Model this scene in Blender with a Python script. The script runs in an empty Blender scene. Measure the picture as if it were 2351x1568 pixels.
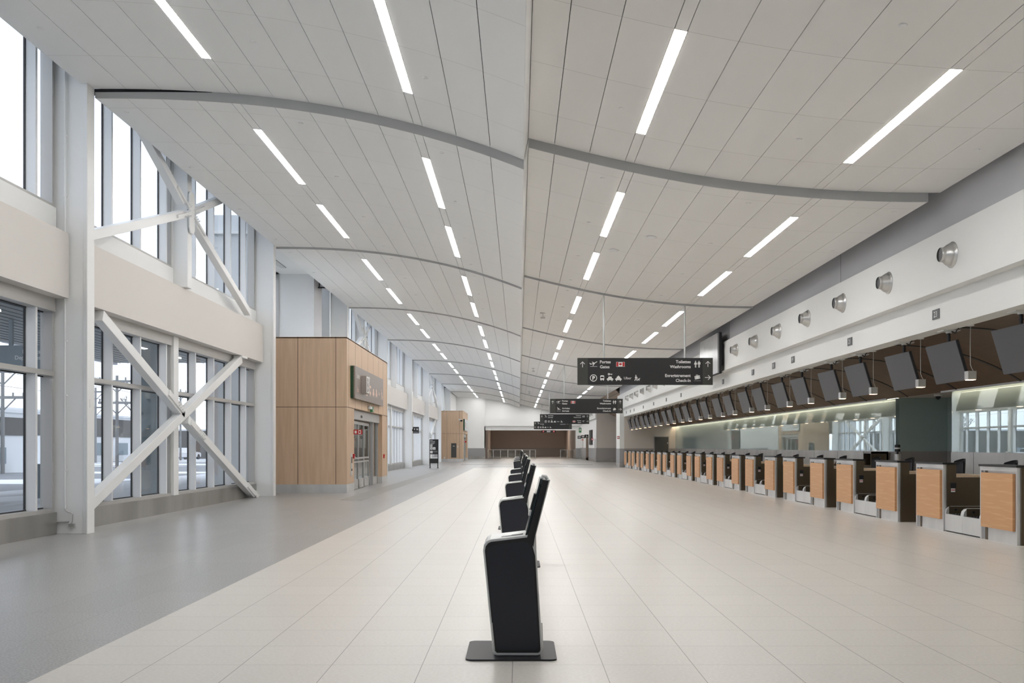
import bpy, math, random
import numpy as np
from mathutils import Vector, Matrix
random.seed(7)
SC = bpy.context.scene
COL = SC.collection
# ---------------------------------------------------------------- camera, sky, exposure
cd = bpy.data.cameras.new('camera')
cam = bpy.data.objects.new('camera', cd); COL.objects.link(cam)
cam.location = (0, 0, 1.45); cam.rotation_euler = (math.pi/2, 0, 0)
cd.sensor_fit = 'HORIZONTAL'; cd.sensor_width = 36; cd.lens = 2207/2351*36
cd.shift_x = -(1191-1175.5)/2351; cd.shift_y = (1025-784)/2351
cd.clip_end = 600
SC.camera = cam
w = bpy.data.worlds.new('overcast_sky'); SC.world = w; w.use_nodes = True
nt = w.node_tree; nt.nodes.clear()
wo = nt.nodes.new('ShaderNodeOutputWorld'); bg = nt.nodes.new('ShaderNodeBackground')
tc = nt.nodes.new('ShaderNodeTexCoord'); mp = nt.nodes.new('ShaderNodeMapping'); mp.inputs['Scale'].default_value = (2, 2, 9)
nz = nt.nodes.new('ShaderNodeTexNoise'); nz.inputs['Scale'].default_value = 1.6; nz.inputs['Detail'].default_value = 5
cr = nt.nodes.new('ShaderNodeValToRGB')
cr.color_ramp.elements[0].position = .35; cr.color_ramp.elements[0].color = (.58, .64, .78, 1)
cr.color_ramp.elements[1].position = .62; cr.color_ramp.elements[1].color = (.88, .93, 1, 1)
nt.links.new(tc.outputs['Generated'], mp.inputs[0]); nt.links.new(mp.outputs[0], nz.inputs[0])
nt.links.new(nz.outputs[0], cr.inputs[0]); nt.links.new(cr.outputs[0], bg.inputs[0]); nt.links.new(bg.outputs[0], wo.inputs[0])
bg.inputs[1].default_value = 1.7
vs = SC.view_settings
vs.view_transform = 'Standard'; vs.look = 'None'; vs.gamma = 1; vs.use_curve_mapping = False; vs.exposure = 0.36
LAMP = 26          # emission of the recessed ceiling lights
COVE = 10.0          # warm cove light above the glass wall
# ---------------------------------------------------------------- materials
def mat(name, col, rough=.6, metal=0, noise=None, bump=None, emit=None, spec=.5, coat=0):
    m = bpy.data.materials.new(name); m.use_nodes = True
    n = m.node_tree; b = n.nodes['Principled BSDF']
    b.inputs['Base Color'].default_value = (*col, 1); b.inputs['Roughness'].default_value = rough
    b.inputs['Metallic'].default_value = metal; b.inputs['Specular IOR Level'].default_value = spec
    b.inputs['Coat Weight'].default_value = coat
    if emit:
        b.inputs['Emission Color'].default_value = (*emit[0], 1); b.inputs['Emission Strength'].default_value = emit[1]
    if noise or bump:
        t = n.nodes.new('ShaderNodeTexCoord'); mp = n.nodes.new('ShaderNodeMapping')
        n.links.new(t.outputs['Object'], mp.inputs[0])
    if noise:   # (scale xyz, colour2, lo, hi)
        mp.inputs['Scale'].default_value = noise[0]
        z = n.nodes.new('ShaderNodeTexNoise'); z.inputs['Scale'].default_value = 1; z.inputs['Detail'].default_value = 4
        r = n.nodes.new('ShaderNodeValToRGB')
        r.color_ramp.elements[0].position = noise[2]; r.color_ramp.elements[0].color = (*col, 1)
        r.color_ramp.elements[1].position = noise[3]; r.color_ramp.elements[1].color = (*noise[1], 1)
        n.links.new(mp.outputs[0], z.inputs[0]); n.links.new(z.outputs[0], r.inputs[0]); n.links.new(r.outputs[0], b.inputs['Base Color'])
    if bump:    # (scale, strength, distance)
        mq = n.nodes.new('ShaderNodeMapping'); mq.inputs['Scale'].default_value = bump[0]
        n.links.new(t.outputs['Object'], mq.inputs[0])
        z = n.nodes.new('ShaderNodeTexNoise'); z.inputs['Scale'].default_value = 1; z.inputs['Detail'].default_value = 1
        u = n.nodes.new('ShaderNodeBump'); u.inputs['Strength'].default_value = bump[1]; u.inputs['Distance'].default_value = bump[2]
        n.links.new(mq.outputs[0], z.inputs[0]); n.links.new(z.outputs[0], u.inputs['Height']); n.links.new(u.outputs[0], b.inputs['Normal'])
    return m
def thin_glass(name, tint, refl):
    m = bpy.data.materials.new(name); m.use_nodes = True; n = m.node_tree; n.nodes.clear()
    o = n.nodes.new('ShaderNodeOutputMaterial'); mx = n.nodes.new('ShaderNodeMixShader')
    tr = n.nodes.new('ShaderNodeBsdfTransparent'); tr.inputs[0].default_value = (*tint, 1)
    gl = n.nodes.new('ShaderNodeBsdfGlossy'); gl.inputs['Roughness'].default_value = .02
    fr = n.nodes.new('ShaderNodeLayerWeight'); fr.inputs[0].default_value = .5
    pw = n.nodes.new('ShaderNodeMath'); pw.operation = 'POWER'; pw.inputs[1].default_value = 4
    ml = n.nodes.new('ShaderNodeMath'); ml.operation = 'MULTIPLY_ADD'; ml.inputs[1].default_value = .5; ml.inputs[2].default_value = refl
    n.links.new(fr.outputs['Facing'], pw.inputs[0]); n.links.new(pw.outputs[0], ml.inputs[0])
    n.links.new(ml.outputs[0], mx.inputs[0]); n.links.new(tr.outputs[0], mx.inputs[1]); n.links.new(gl.outputs[0], mx.inputs[2])
    n.links.new(mx.outputs[0], o.inputs[0]); return m
def emis(name, col, s):
    m = bpy.data.materials.new(name); m.use_nodes = True; n = m.node_tree; n.nodes.clear()
    o = n.nodes.new('ShaderNodeOutputMaterial'); e = n.nodes.new('ShaderNodeEmission')
    e.inputs[0].default_value = (*col, 1); e.inputs[1].default_value = s; n.links.new(e.outputs[0], o.inputs[0]); return m
def tiled(name, col, line, sx, sy, ox, oy, wl, rough, spk=None, cross_line=None, wx=None, variation=.03, speck_scale=420):
    """tile joints every sx / sy metres in world x / y; plain math on object coordinates"""
    m = bpy.data.materials.new(name); m.use_nodes = True; n = m.node_tree; L = n.links
    b = n.nodes['Principled BSDF']; b.inputs['Roughness'].default_value = rough
    t = n.nodes.new('ShaderNodeTexCoord'); s = n.nodes.new('ShaderNodeSeparateXYZ'); L.new(t.outputs['Object'], s.inputs[0])
    def mth(op, a, c=None, d=None):
        q = n.nodes.new('ShaderNodeMath'); q.operation = op
        for i, v in enumerate((a, c, d)):
            if v is None: continue
            if hasattr(v, 'links') or hasattr(v, 'is_linked'): L.new(v, q.inputs[i])
            else: q.inputs[i].default_value = v
        return q.outputs[0]
    def grid(sock, sz, off, wd):
        f = mth('FRACT', mth('DIVIDE', mth('SUBTRACT', sock, off), sz))
        return mth('LESS_THAN', mth('MULTIPLY', mth('MINIMUM', f, mth('SUBTRACT', 1.0, f)), sz), wd/2)
    gx = grid(s.outputs[0], sx, ox, wx or wl); gy = grid(s.outputs[1], sy, oy, wl)
    # colour of each tile varies a little
    ix = mth('FLOOR', mth('DIVIDE', mth('SUBTRACT', s.outputs[0], ox), sx)); iy = mth('FLOOR', mth('DIVIDE', mth('SUBTRACT', s.outputs[1], oy), sy))
    cb = n.nodes.new('ShaderNodeCombineXYZ'); L.new(ix, cb.inputs[0]); L.new(iy, cb.inputs[1])
    wn = n.nodes.new('ShaderNodeTexWhiteNoise'); L.new(cb.outputs[0], wn.inputs[0])
    var = mth('ADD', mth('MULTIPLY', wn.outputs[0], variation), 1-variation/2)
    zz = n.nodes.new('ShaderNodeTexNoise'); zz.inputs['Scale'].default_value = speck_scale/10; zz.inputs['Detail'].default_value = 3
    L.new(t.outputs['Object'], zz.inputs[0])
    rp = n.nodes.new('ShaderNodeValToRGB'); rp.color_ramp.elements[0].position = .35; rp.color_ramp.elements[1].position = .65
    rp.color_ramp.elements[0].color = (*(spk or col), 1); rp.color_ramp.elements[1].color = (*col, 1); L.new(zz.outputs[0], rp.inputs[0])
    mv = n.nodes.new('ShaderNodeVectorMath'); mv.operation = 'SCALE'; L.new(rp.outputs[0], mv.inputs[0]); L.new(var, mv.inputs['Scale'])
    m1 = n.nodes.new('ShaderNodeMix'); m1.data_type = 'RGBA'; L.new(gx, m1.inputs[0]); L.new(mv.outputs[0], m1.inputs[6]); m1.inputs[7].default_value = (*line, 1)
    m2 = n.nodes.new('ShaderNodeMix'); m2.data_type = 'RGBA'; L.new(gy, m2.inputs[0]); L.new(m1.outputs[2], m2.inputs[6]); m2.inputs[7].default_value = (*(cross_line or line), 1)
    L.new(m2.outputs[2], b.inputs['Base Color']); return m
M = {}
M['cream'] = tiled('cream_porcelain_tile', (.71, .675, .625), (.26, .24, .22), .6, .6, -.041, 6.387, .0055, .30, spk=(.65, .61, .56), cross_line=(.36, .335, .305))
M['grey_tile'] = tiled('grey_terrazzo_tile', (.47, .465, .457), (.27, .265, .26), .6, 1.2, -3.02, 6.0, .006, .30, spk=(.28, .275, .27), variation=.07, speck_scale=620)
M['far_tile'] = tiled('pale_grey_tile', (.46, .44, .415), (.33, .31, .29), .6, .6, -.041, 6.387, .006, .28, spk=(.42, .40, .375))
M['path_tile'] = mat('darker_path_tile', (.31, .305, .29), .4)
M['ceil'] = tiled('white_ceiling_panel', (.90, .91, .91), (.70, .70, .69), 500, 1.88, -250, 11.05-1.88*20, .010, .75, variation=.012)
M['ceil_warmlit'] = tiled('white_ceiling_panel_warmlit', (.87, .86, .84), (.62, .61, .59), 500, 1.88, -250, 11.05-1.88*20, .010, .75, variation=.02)  # same panel; warm reflected light of the right side is put into its colour
M['gap'] = mat('black_reveal', (.05, .05, .05), .8)
M['fascia'] = mat('grey_step_fascia', (.44, .45, .455), .6)
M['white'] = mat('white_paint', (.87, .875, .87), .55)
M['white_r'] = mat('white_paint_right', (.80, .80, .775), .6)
M['steel_w'] = mat('white_painted_steel', (.88, .885, .88), .35)
M['beam'] = mat('warm_white_band', (.74, .705, .67), .6)
M['grey_wall'] = mat('grey_wall_paint', (.55, .55, .57), .7)
M['wains'] = mat('grey_wainscot', (.34, .34, .345), .6)
M['wains_w'] = mat('taupe_wainscot', (.33, .305, .285), .6)
M['beige'] = mat('beige_wall_paint', (.60, .55, .495), .7)
M['dimlit_wall'] = mat('dimlit_grey_wall', (.42, .345, .295), .8)  # grey corridor wall, its dim warm light put into the brown colour
M['alu'] = mat('anodised_aluminium', (.52, .51, .495), .42, .25)
M['alu_l'] = mat('pale_aluminium_mullion', (.86, .87, .88), .45, .05)
M['gasket'] = mat('black_gasket', (.02, .022, .025), .5)
M['glass'] = thin_glass('clear_window_glass', (.97, .985, .99), .03)
M['glass_d'] = thin_glass('door_glass', (.82, .86, .86), .06)
M['glass_rail'] = thin_glass('railing_glass', (.9, .92, .91), .05)
M['stain'] = mat('brushed_stainless', (.74, .74, .73), .34, .55, noise=((1.5, 1.5, .3), (.58, .58, .58), .35, .7))
M['stain_d'] = mat('dark_stainless_base', (.44, .435, .42), .3, .75, noise=((1.2, 1.2, .3), (.30, .295, .28), .35, .7))
M['bronze'] = mat('dark_bronze_panel', (.13, .10, .066), .36, .6)
M['black'] = mat('satin_black', (.012, .012, .014), .45)
M['navy'] = mat('dark_navy_panel', (.018, .020, .028), .5)
M['shell'] = mat('white_kiosk_shell', (.80, .80, .78), .3)
M['screen'] = mat('dark_display_glass', (.055, .056, .062), .42)
M['screen_e'] = mat('black_display_bezel', (.02, .02, .022), .35)
M['kscreen'] = mat('kiosk_screen_glass', (.02, .035, .035), .08)
M['oak'] = mat('pale_oak_veneer', (.69, .50, .345), .5, noise=((9, 9, .7), (.60, .42, .28), .35, .7))
M['oak_edge'] = mat('oak_panel_joint', (.10, .06, .035), .7)
M['desk_oak'] = mat('orange_oak_front', (.60, .32, .145), .42, noise=((1.1, 1.6, 22), (.66, .39, .195), .52, .68))
M['counter'] = mat('light_oak_counter', (.60, .45, .31), .45)
M['walnut'] = mat('dark_walnut_ceiling', (.135, .078, .043), .5, noise=((.6, 5, 5), (.105, .06, .033), .35, .7))
M['glasswall'] = None
M['sign'] = mat('charcoal_sign_face', (.013, .013, .014), .5)
M['sign_e'] = mat('dark_grey_sign_end', (.04, .041, .036), .5)
M['plate'] = mat('slate_number_plate', (.12, .125, .13), .5)
M['letter'] = mat('white_lettering', (.80, .80, .78), .5)
M['red'] = mat('signal_red', (.50, .015, .02), .45)
M['green'] = mat('exit_green', (.05, .22, .09), .4)
M['lampwhite'] = emis('ceiling_light_diffuser', (1, .985, .97), LAMP)
M['cove'] = emis('warm_cove_led', (1, .80, .55), COVE)
M['pend'] = emis('pendant_led', (1, .62, .36), 9)
M['ext_led'] = emis('canopy_led', (1, .93, .78), 1.2)
M['lampframe'] = mat('lamp_trim', (.62, .58, .50), .5)
M['gw_slab'] = mat('etched_sign_slab', (.27, .225, .20), .42, .15)
M['slab_green'] = mat('green_glass_edge', (.01, .06, .03), .2)
M['copper'] = mat('copper_letter', (.75, .52, .40), .3, .4)
M['bblock'] = mat('taupe_letter_block', (.36, .32, .29), .45)
M['vent'] = mat('satin_vent_metal', (.60, .595, .58), .28, .75)
M['cord'] = mat('grey_cord', (.42, .41, .38), .6)
M['chair'] = mat('black_chair_mesh', (.015, .015, .018), .6)
M['dgrey'] = mat('dark_grey_door', (.075, .075, .07), .55)
M['teal'] = mat('green_grey_wall', (.38, .47, .45), .3)
M['flagw'] = M['letter']
M['asphalt'] = mat('wet_asphalt_and_snow', (.20, .21, .23), .7, noise=((.03, .16, 1), (.80, .83, .88), .50, .56))
M['snow'] = mat('trodden_snow_pavement', (.70, .72, .76), .8, noise=((.8, .15, 1), (.42, .42, .43), .5, .7))
M['canopy'] = mat('canopy_soffit', (.24, .26, .26), .7)
M['ext_white'] = mat('white_cladding', (.70, .72, .74), .7)
M['ext_dark'] = mat('dark_cladding', (.10, .095, .09), .7)
M['ext_teal'] = mat('teal_grey_column', (.22, .27, .30), .6)
M['pole'] = mat('weathered_pole', (.24, .24, .24), .8)
M['car_w'] = mat('white_car_paint', (.7, .7, .72), .25); M['car_r'] = mat('red_car_paint', (.4, .05, .04), .25)
M['bark'] = mat('bare_bark', (.16, .14, .13), .9)
# back-painted glass wall: pale coat under a strong reflecting pane with slight waviness
def glasswall():
    m = bpy.data.materials.new('back_painted_glass'); m.use_nodes = True; n = m.node_tree; n.nodes.clear(); L = n.links
    o = n.nodes.new('ShaderNodeOutputMaterial'); mx = n.nodes.new('ShaderNodeMixShader'); mx.inputs[0].default_value = .62
    d = n.nodes.new('ShaderNodeBsdfDiffuse'); d.inputs[0].default_value = (.46, .58, .60, 1)
    g = n.nodes.new('ShaderNodeBsdfGlossy'); g.inputs['Roughness'].default_value = .008; g.inputs[0].default_value = (.80, .88, .88, 1)
    t = n.nodes.new('ShaderNodeTexCoord'); mp = n.nodes.new('ShaderNodeMapping'); mp.inputs['Scale'].default_value = (1, .8, .5)
    z = n.nodes.new('ShaderNodeTexNoise'); z.inputs['Scale'].default_value = 1.4; z.inputs['Detail'].default_value = 0
    b = n.nodes.new('ShaderNodeBump'); b.inputs['Strength'].default_value = .12; b.inputs['Distance'].default_value = .004
    L.new(t.outputs['Object'], mp.inputs[0]); L.new(mp.outputs[0], z.inputs[0]); L.new(z.outputs[0], b.inputs['Height']); L.new(b.outputs[0], g.inputs['Normal'])
    L.new(d.outputs[0], mx.inputs[1]); L.new(g.outputs[0], mx.inputs[2]); L.new(mx.outputs[0], o.inputs[0]); return m
M['glasswall'] = glasswall()
# ---------------------------------------------------------------- mesh helpers
class MB:
    def __init__(s): s.v = []; s.f = []; s.mi = []; s.mats = []; s.sm = []
    def _m(s, m):
        m = M[m] if isinstance(m, str) else m
        if m not in s.mats: s.mats.append(m)
        return s.mats.index(m)
    def add(s, vs, fs, m, smooth=False):
        b = len(s.v); s.v += [tuple(map(float, q)) for q in vs]; i = s._m(m)
        for f in fs: s.f.append([b+k for k in f]); s.mi.append(i); s.sm.append(smooth)
        return s
    def box(s, x0, x1, y0, y1, z0, z1, m, bev=0):
        if x0 > x1: x0, x1 = x1, x0
        if y0 > y1: y0, y1 = y1, y0
        if z0 > z1: z0, z1 = z1, z0
        if bev:
            b = bev
            # chamfered along z edges only
            pts = [(x0+b, y0), (x1-b, y0), (x1, y0+b), (x1, y1-b), (x1-b, y1), (x0+b, y1), (x0, y1-b), (x0, y0+b)]
            return s.prism(pts, z0, z1, m, 'z')
        v = [(x0, y0, z0), (x1, y0, z0), (x1, y1, z0), (x0, y1, z0), (x0, y0, z1), (x1, y0, z1), (x1, y1, z1), (x0, y1, z1)]
        return s.add(v, [(0, 3, 2, 1), (4, 5, 6, 7), (0, 1, 5, 4), (1, 2, 6, 5), (2, 3, 7, 6), (3, 0, 4, 7)], m)
    def prism(s, pts, a, b, m, axis='y'):
        n = len(pts)
        if axis == 'y': A = [(p[0], a, p[1]) for p in pts]; B = [(p[0], b, p[1]) for p in pts]
        elif axis == 'z': A = [(p[0], p[1], a) for p in pts]; B = [(p[0], p[1], b) for p in pts]
        else: A = [(a, p[0], p[1]) for p in pts]; B = [(b, p[0], p[1]) for p in pts]
        area = sum(pts[i][0]*pts[(i+1) % n][1]-pts[(i+1) % n][0]*pts[i][1] for i in range(n))
        fl = (area > 0) ^ (axis == 'y') ^ (b < a)
        lo = list(range(n)); hi = [n+i for i in range(n)]
        f = [lo[::-1] if fl else lo, hi if fl else hi[::-1]]
        for i in range(n):
            j = (i+1) % n; q = (i, j, n+j, n+i); f.append(q if fl else q[::-1])
        return s.add(A+B, f, m)
    def tube(s, pts, r, m, seg=10, caps=True):
        pts = [Vector(p) for p in pts]; rs = r if isinstance(r, (list, tuple)) else [r]*len(pts)
        V = []; up = None
        for i, p in enumerate(pts):
            d = (pts[min(i+1, len(pts)-1)]-pts[max(i-1, 0)])
            d = d.normalized() if d.length > 1e-9 else Vector((0, 0, 1))
            if up is None: up = Vector((0, 0, 1)) if abs(d.z) < .9 else Vector((1, 0, 0))
            x = d.cross(up).normalized(); y = x.cross(d).normalized(); up = y
            for k in range(seg):
                a = 2*math.pi*k/seg; V.append(p+x*math.cos(a)*rs[i]+y*math.sin(a)*rs[i])
        F = []
        for i in range(len(pts)-1):
            for k in range(seg):
                l = (k+1) % seg; F.append((i*seg+k, i*seg+l, (i+1)*seg+l, (i+1)*seg+k))
        s.add(V, F, m, True)
        if caps:
            s.add([V[k] for k in range(seg)], [list(range(seg))[::-1]], m); s.add([V[(len(pts)-1)*seg+k] for k in range(seg)], [list(range(seg))], m)
        return s
    def bar(s, p, q, w, h, m, up=(1, 0, 0)):
        """square bar from p to q; w across 'up', h along 'up'"""
        p = Vector(p); q = Vector(q); d = (q-p).normalized(); u = Vector(up); u = (u-d*u.dot(d)).normalized(); v = d.cross(u)
        V = []
        for c in (p, q):
            for a, b in ((-1, -1), (1, -1), (1, 1), (-1, 1)): V.append(c+v*a*w/2+u*b*h/2)
        return s.add(V, [(0, 3, 2, 1), (4, 5, 6, 7), (0, 1, 5, 4), (1, 2, 6, 5), (2, 3, 7, 6), (3, 0, 4, 7)], m)
    def quad(s, vs, m): return s.add(vs, [tuple(range(len(vs)))], m)
    def build(s, name, parent=None, loc=None, bevel=0):
        me = bpy.data.meshes.new(name); me.from_pydata(s.v, [], s.f); me.update()
        for m in s.mats: me.materials.append(m)
        me.polygons.foreach_set('material_index', s.mi); me.polygons.foreach_set('use_smooth', s.sm)
        o = bpy.data.objects.new(name, me); COL.objects.link(o)
        if parent: o.parent = parent
        if loc: o.location = loc
        if bevel:
            b = o.modifiers.new('bevel', 'BEVEL'); b.width = bevel; b.segments = 2; b.limit_method = 'ANGLE'
        return o
def tag(o, label, cat, group=None):
    o['label'] = label; o['category'] = cat
    if group: o['group'] = group
    return o
def thing(name, label, cat, loc=(0, 0, 0), group=None):
    o = bpy.data.objects.new(name, None); COL.objects.link(o); o.location = loc; o.empty_display_size = .2
    return tag(o, label, cat, group)
def struct(o): o['kind'] = 'structure'; return o
def box(name, x0, x1, y0, y1, z0, z1, m, parent=None, bev=0): return MB().box(x0, x1, y0, y1, z0, z1, m, bev).build(name, parent)
KIDS = {}
def dup(root, loc, label, group=None, remap=None):
    kids = [o for o in COL.objects if o.parent is not None] if not KIDS.get(root.name) else None
    if kids is not None: KIDS[root.name] = [(c, [g for g in kids if g.parent == c]) for c in kids if c.parent == root]
    r = root.copy(); COL.objects.link(r); r.location = loc; r['label'] = label
    if group: r['group'] = group
    for c, gs in KIDS[root.name]:
        d = c.copy(); COL.objects.link(d); d.parent = r
        for g in gs: e = g.copy(); COL.objects.link(e); e.parent = d
    return r
ORD = ['nearest', 'second', 'third', 'fourth', 'fifth', 'sixth', 'seventh', 'eighth', 'ninth', 'tenth', 'eleventh', 'twelfth', 'thirteenth',
       'fourteenth', 'fifteenth', 'sixteenth', 'seventeenth', 'eighteenth', 'nineteenth', 'twentieth', 'twenty-first', 'twenty-second', 'twenty-third', 'twenty-fourth', 'twenty-fifth', 'twenty-sixth', 'twenty-seventh', 'twenty-eighth', 'twenty-ninth', 'thirtieth']
# lettering -----------------------------------------------------
_tc = {}
def text_geo(s, bold=0.012):
    k = (s, bold)
    if k in _tc: return _tc[k]
    c = bpy.data.curves.new('t', 'FONT'); c.body = s; c.size = 1; c.offset = bold; c.resolution_u = 3; c.fill_mode = 'FRONT'
    o = bpy.data.objects.new('t', c); COL.objects.link(o)
    dg = bpy.context.evaluated_depsgraph_get(); me = bpy.data.meshes.new_from_object(o.evaluated_get(dg))
    v = [tuple(q.co[:2]) for q in me.vertices]; f = [tuple(p.vertices) for p in me.polygons]
    bpy.data.objects.remove(o); bpy.data.curves.remove(c); bpy.data.meshes.remove(me)
    _tc[k] = (v, f); return v, f
CAPH = max(p[1] for p in text_geo('H')[0])
def frame(origin, u, v):
    """maps (a, b) on a face to the world; u right, v up as a reader sees it"""
    O = Vector(origin); U = Vector(u); V = Vector(v); N = U.cross(V)
    return lambda a, b, t=0: O+U*a+V*b+N*t
def put_text(fr, s, a, b, cap, parent, m='letter', align='l', name='lettering', bold=.012, lift=.004, squeeze=1):
    v, f = text_geo(s, bold); k = cap/CAPH
    x0 = min(p[0] for p in v); x1 = max(p[0] for p in v)
    sh = -x0 if align == 'l' else (-x1 if align == 'r' else -(x0+x1)/2)
    mb = MB(); mb.add([fr(a+(p[0]+sh)*k*squeeze, b+p[1]*k, lift) for p in v], f, m)
    return mb.build(name, parent)
def circ(cx, cy, r, n=16, a0=0, a1=2*math.pi): return [(cx+r*math.cos(a0+(a1-a0)*i/n), cy+r*math.sin(a0+(a1-a0)*i/n)) for i in range(n)]
def ring(cx, cy, r0, r1, n=24):
    P = []
    for i in range(n):
        a = 2*math.pi*i/n; b = 2*math.pi*(i+1)/n
        P.append([(cx+r0*math.cos(a), cy+r0*math.sin(a)), (cx+r1*math.cos(a), cy+r1*math.sin(a)), (cx+r1*math.cos(b), cy+r1*math.sin(b)), (cx+r0*math.cos(b), cy+r0*math.sin(b))])
    return P
def rot(P, a): return [[(x*math.cos(a)-y*math.sin(a), x*math.sin(a)+y*math.cos(a)) for x, y in q] for q in P]
def rc(x0, x1, y0, y1): return [(x0, y0), (x1, y0), (x1, y1), (x0, y1)]
def carP(dx=0):
    return [rc(-.8, .8, -.55, .0), [(-.62, .0), (.62, .0), (.42, .52), (-.42, .52)][:4], rc(-.7, -.45, -.8, -.5), rc(.45, .7, -.8, -.5), circ(-.8, -.28, .2, 10), circ(.8, -.28, .2, 10)]
arrow = [rc(-.09, .09, -.9, .75), [(-.75, .12), (-.62, .0), (.1, .72), (0, .88)], [(.75, .12), (0, .88), (-.1, .72), (.62, .0)]]
planeP = [[(-1, -.05), (-.85, -.25), (.2, -.12), (.95, .3), (1, .45), (.85, .5), (.2, .12)], [(-.45, .5), (-.25, .55), (.3, .1), (0, .0)], [(-.35, -.75), (-.15, -.72), (.35, .0), (.0, -.05)], [(-1, -.05), (-1.05, .3), (-.92, .3), (-.7, .0)]]
ICON = {
 'up': arrow, 'right': rot(arrow, -math.pi/2), 'left': rot(arrow, math.pi/2),
 'depart': rot([[(x*.95, y*.8) for x, y in q] for q in planeP], .12), 'arrive': rot([[(x*.95, y*.8) for x, y in q] for q in planeP], -.75),
 'bus': [rc(-.65, .65, -.6, -.1), rc(-.65, -.5, -.1, .7), rc(.5, .65, -.1, .7), rc(-.5, .5, .45, .85), rc(-.5, -.25, -.85, -.6), rc(.25, .5, -.85, -.6)],
 'car': carP(), 'taxi': carP()+[rc(-.18, .18, .52, .75)],
 'key': ring(-.45, 0, .16, .42, 14)+[rc(-.1, .9, -.12, .12), rc(.5, .65, -.35, -.1)],
 'walk': [circ(-.25, .8, .17, 10), [(-.42, .55), (-.05, .55), (.0, -.05), (-.38, -.05)], [(-.38, -.05), (-.12, -.05), (-.5, -.9), (-.72, -.85)], [(-.25, -.05), (.0, -.05), (.2, -.9), (-.02, -.9)], [(-.05, .5), (.35, -.0), (.26, -.1), (-.12, .3)], [(-.42, .5), (-.62, .0), (-.52, -.05), (-.3, .3)],
          rc(.3, .9, -.6, -.25), rc(.85, 1.05, -.3, .0), rc(.35, .47, -.9, -.6), rc(.75, .87, -.9, -.6), [(.3, -.3), (.2, -.05), (.27, -.05), (.4, -.3)]],
 'wc': [circ(-.5, .82, .16, 10), [(-.66, .6), (-.34, .6), (-.12, -.1), (-.88, -.1)], rc(-.68, -.53, -.95, -.1), rc(-.47, -.32, -.95, -.1), [(-.66, .6), (-.75, .5), (-.98, .0), (-.88, -.02)], [(-.34, .6), (-.25, .5), (-.02, .0), (-.12, -.02)],
        circ(.5, .82, .16, 10), rc(.25, .75, .0, .62), rc(.3, .47, -.95, .0), rc(.53, .7, -.95, .0), rc(.1, .22, -.1, .6), rc(.78, .9, -.1, .6)],
 'bag': rot([rc(-.7, -.5, -.45, .45), rc(-.44, .44, -.45, .45), rc(.5, .7, -.45, .45), rc(-.25, .25, .62, .72), rc(-.25, -.17, .45, .72), rc(.17, .25, .45, .72)], .2)+[rc(-.85+.26*i, -.7+.26*i, -.92, -.85) for i in range(7)],
 'phone': [[(.2, .8), (.5, .62), (.35, .35), (.1, .3), (.1, -.3), (.35, -.35), (.5, -.62), (.2, -.8), (-.2, -.6), (-.35, 0), (-.2, .6)]],
 'mail': ring(0, 0, .45, .7, 16)+[rc(-.6, .6, -.8, -.55), rc(-.2, .2, -.2, .2)],
 'wheel': ring(.0, -.35, .3, .45, 14)+[circ(-.1, .75, .16, 10), rc(-.18, -.02, -.05, .55), rc(-.1, .4, -.12, .02), [(.3, -.1), (.42, -.05), (.75, -.65), (.62, -.7)]],
 'line': [rc(-1, 1, -.04, .04)],
}
leaf = [(0, .9), (.18, .6), (.38, .7), (.3, .25), (.55, .5), (.62, .36), (.9, .4), (.78, .12), (.88, .05), (.4, -.3), (.45, -.45), (.05, -.38), (.05, -.85), (-.05, -.85), (-.05, -.38), (-.45, -.45), (-.4, -.3), (-.88, .05), (-.78, .12), (-.9, .4), (-.62, .36), (-.55, .5), (-.3, .25), (-.38, .7), (-.18, .6)]
def put_icon(fr, kind, a, b, s, parent, m='letter', name='pictogram', lift=.004, sx=1):
    mb = MB()
    for P in ICON[kind]: mb.add([fr(a+x*s*sx, b+y*s, lift) for x, y in P], [tuple(range(len(P)))], m)
    return mb.build(name, parent)
def put_flag(fr, a0, a1, b0, b1, parent):
    mb = MB(); q = (a1-a0)/4; c = (a0+a1)/2; d = (b0+b1)/2
    mb.add([fr(x, y, .003) for x, y in rc(a0-.006, a1+.006, b0-.006, b1+.006)], [(0, 1, 2, 3)], 'letter')
    for s0, s1 in ((a0, a0+q), (a1-q, a1)): mb.add([fr(x, y, .005) for x, y in rc(s0, s1, b0, b1)], [(0, 1, 2, 3)], 'red')
    n = len(leaf); h = (b1-b0)*.42
    V = [fr(c, d, .005)]+[fr(c+x*h, d+y*h, .005) for x, y in leaf]
    mb.add(V, [(0, 1+(i+1) % n, 1+i) for i in range(n)], 'red')
    return mb.build('flag_pictogram', parent)
# ---------------------------------------------------------------- levels of the hall
BAY = 12.1; D0 = 16.2
def bs(k): return D0+BAY*(k-1)          # near end of bay k  (bay 1 starts at 16.2)
OFF = {-1: .30, 0: .15, 1: 0.0, 2: -.02, 3: -.035, 4: -.05, 5: -.065, 6: -.08, 7: -.095, 8: -.11}
LP = [(-7.5, 7.325), (-6.973, 7.325), (-5.9, 7.305), (-4.852, 7.249), (-4.338, 7.2), (-3.538, 7.09), (-2.936, 6.988), (-2.356, 6.877), (-1.769, 6.739), (-1.05, 6.522), (-.477, 6.339), (.1, 6.12)]
RP = [(.16, 6.493), (.602, 6.39), (1.189, 6.24), (1.791, 6.096), (2.525, 5.957), (3.12, 5.857), (3.736, 5.766), (4.331, 5.7), (5.0, 5.635), (5.696, 5.60), (6.283, 5.583), (7.2, 5.575)]
cl = np.polyfit([p[0] for p in LP], [p[1] for p in LP], 5); crr = np.polyfit([p[0] for p in RP], [p[1] for p in RP], 5)
zl = lambda x: float(np.polyval(cl, x)); zr = lambda x: float(np.polyval(crr, x))
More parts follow.
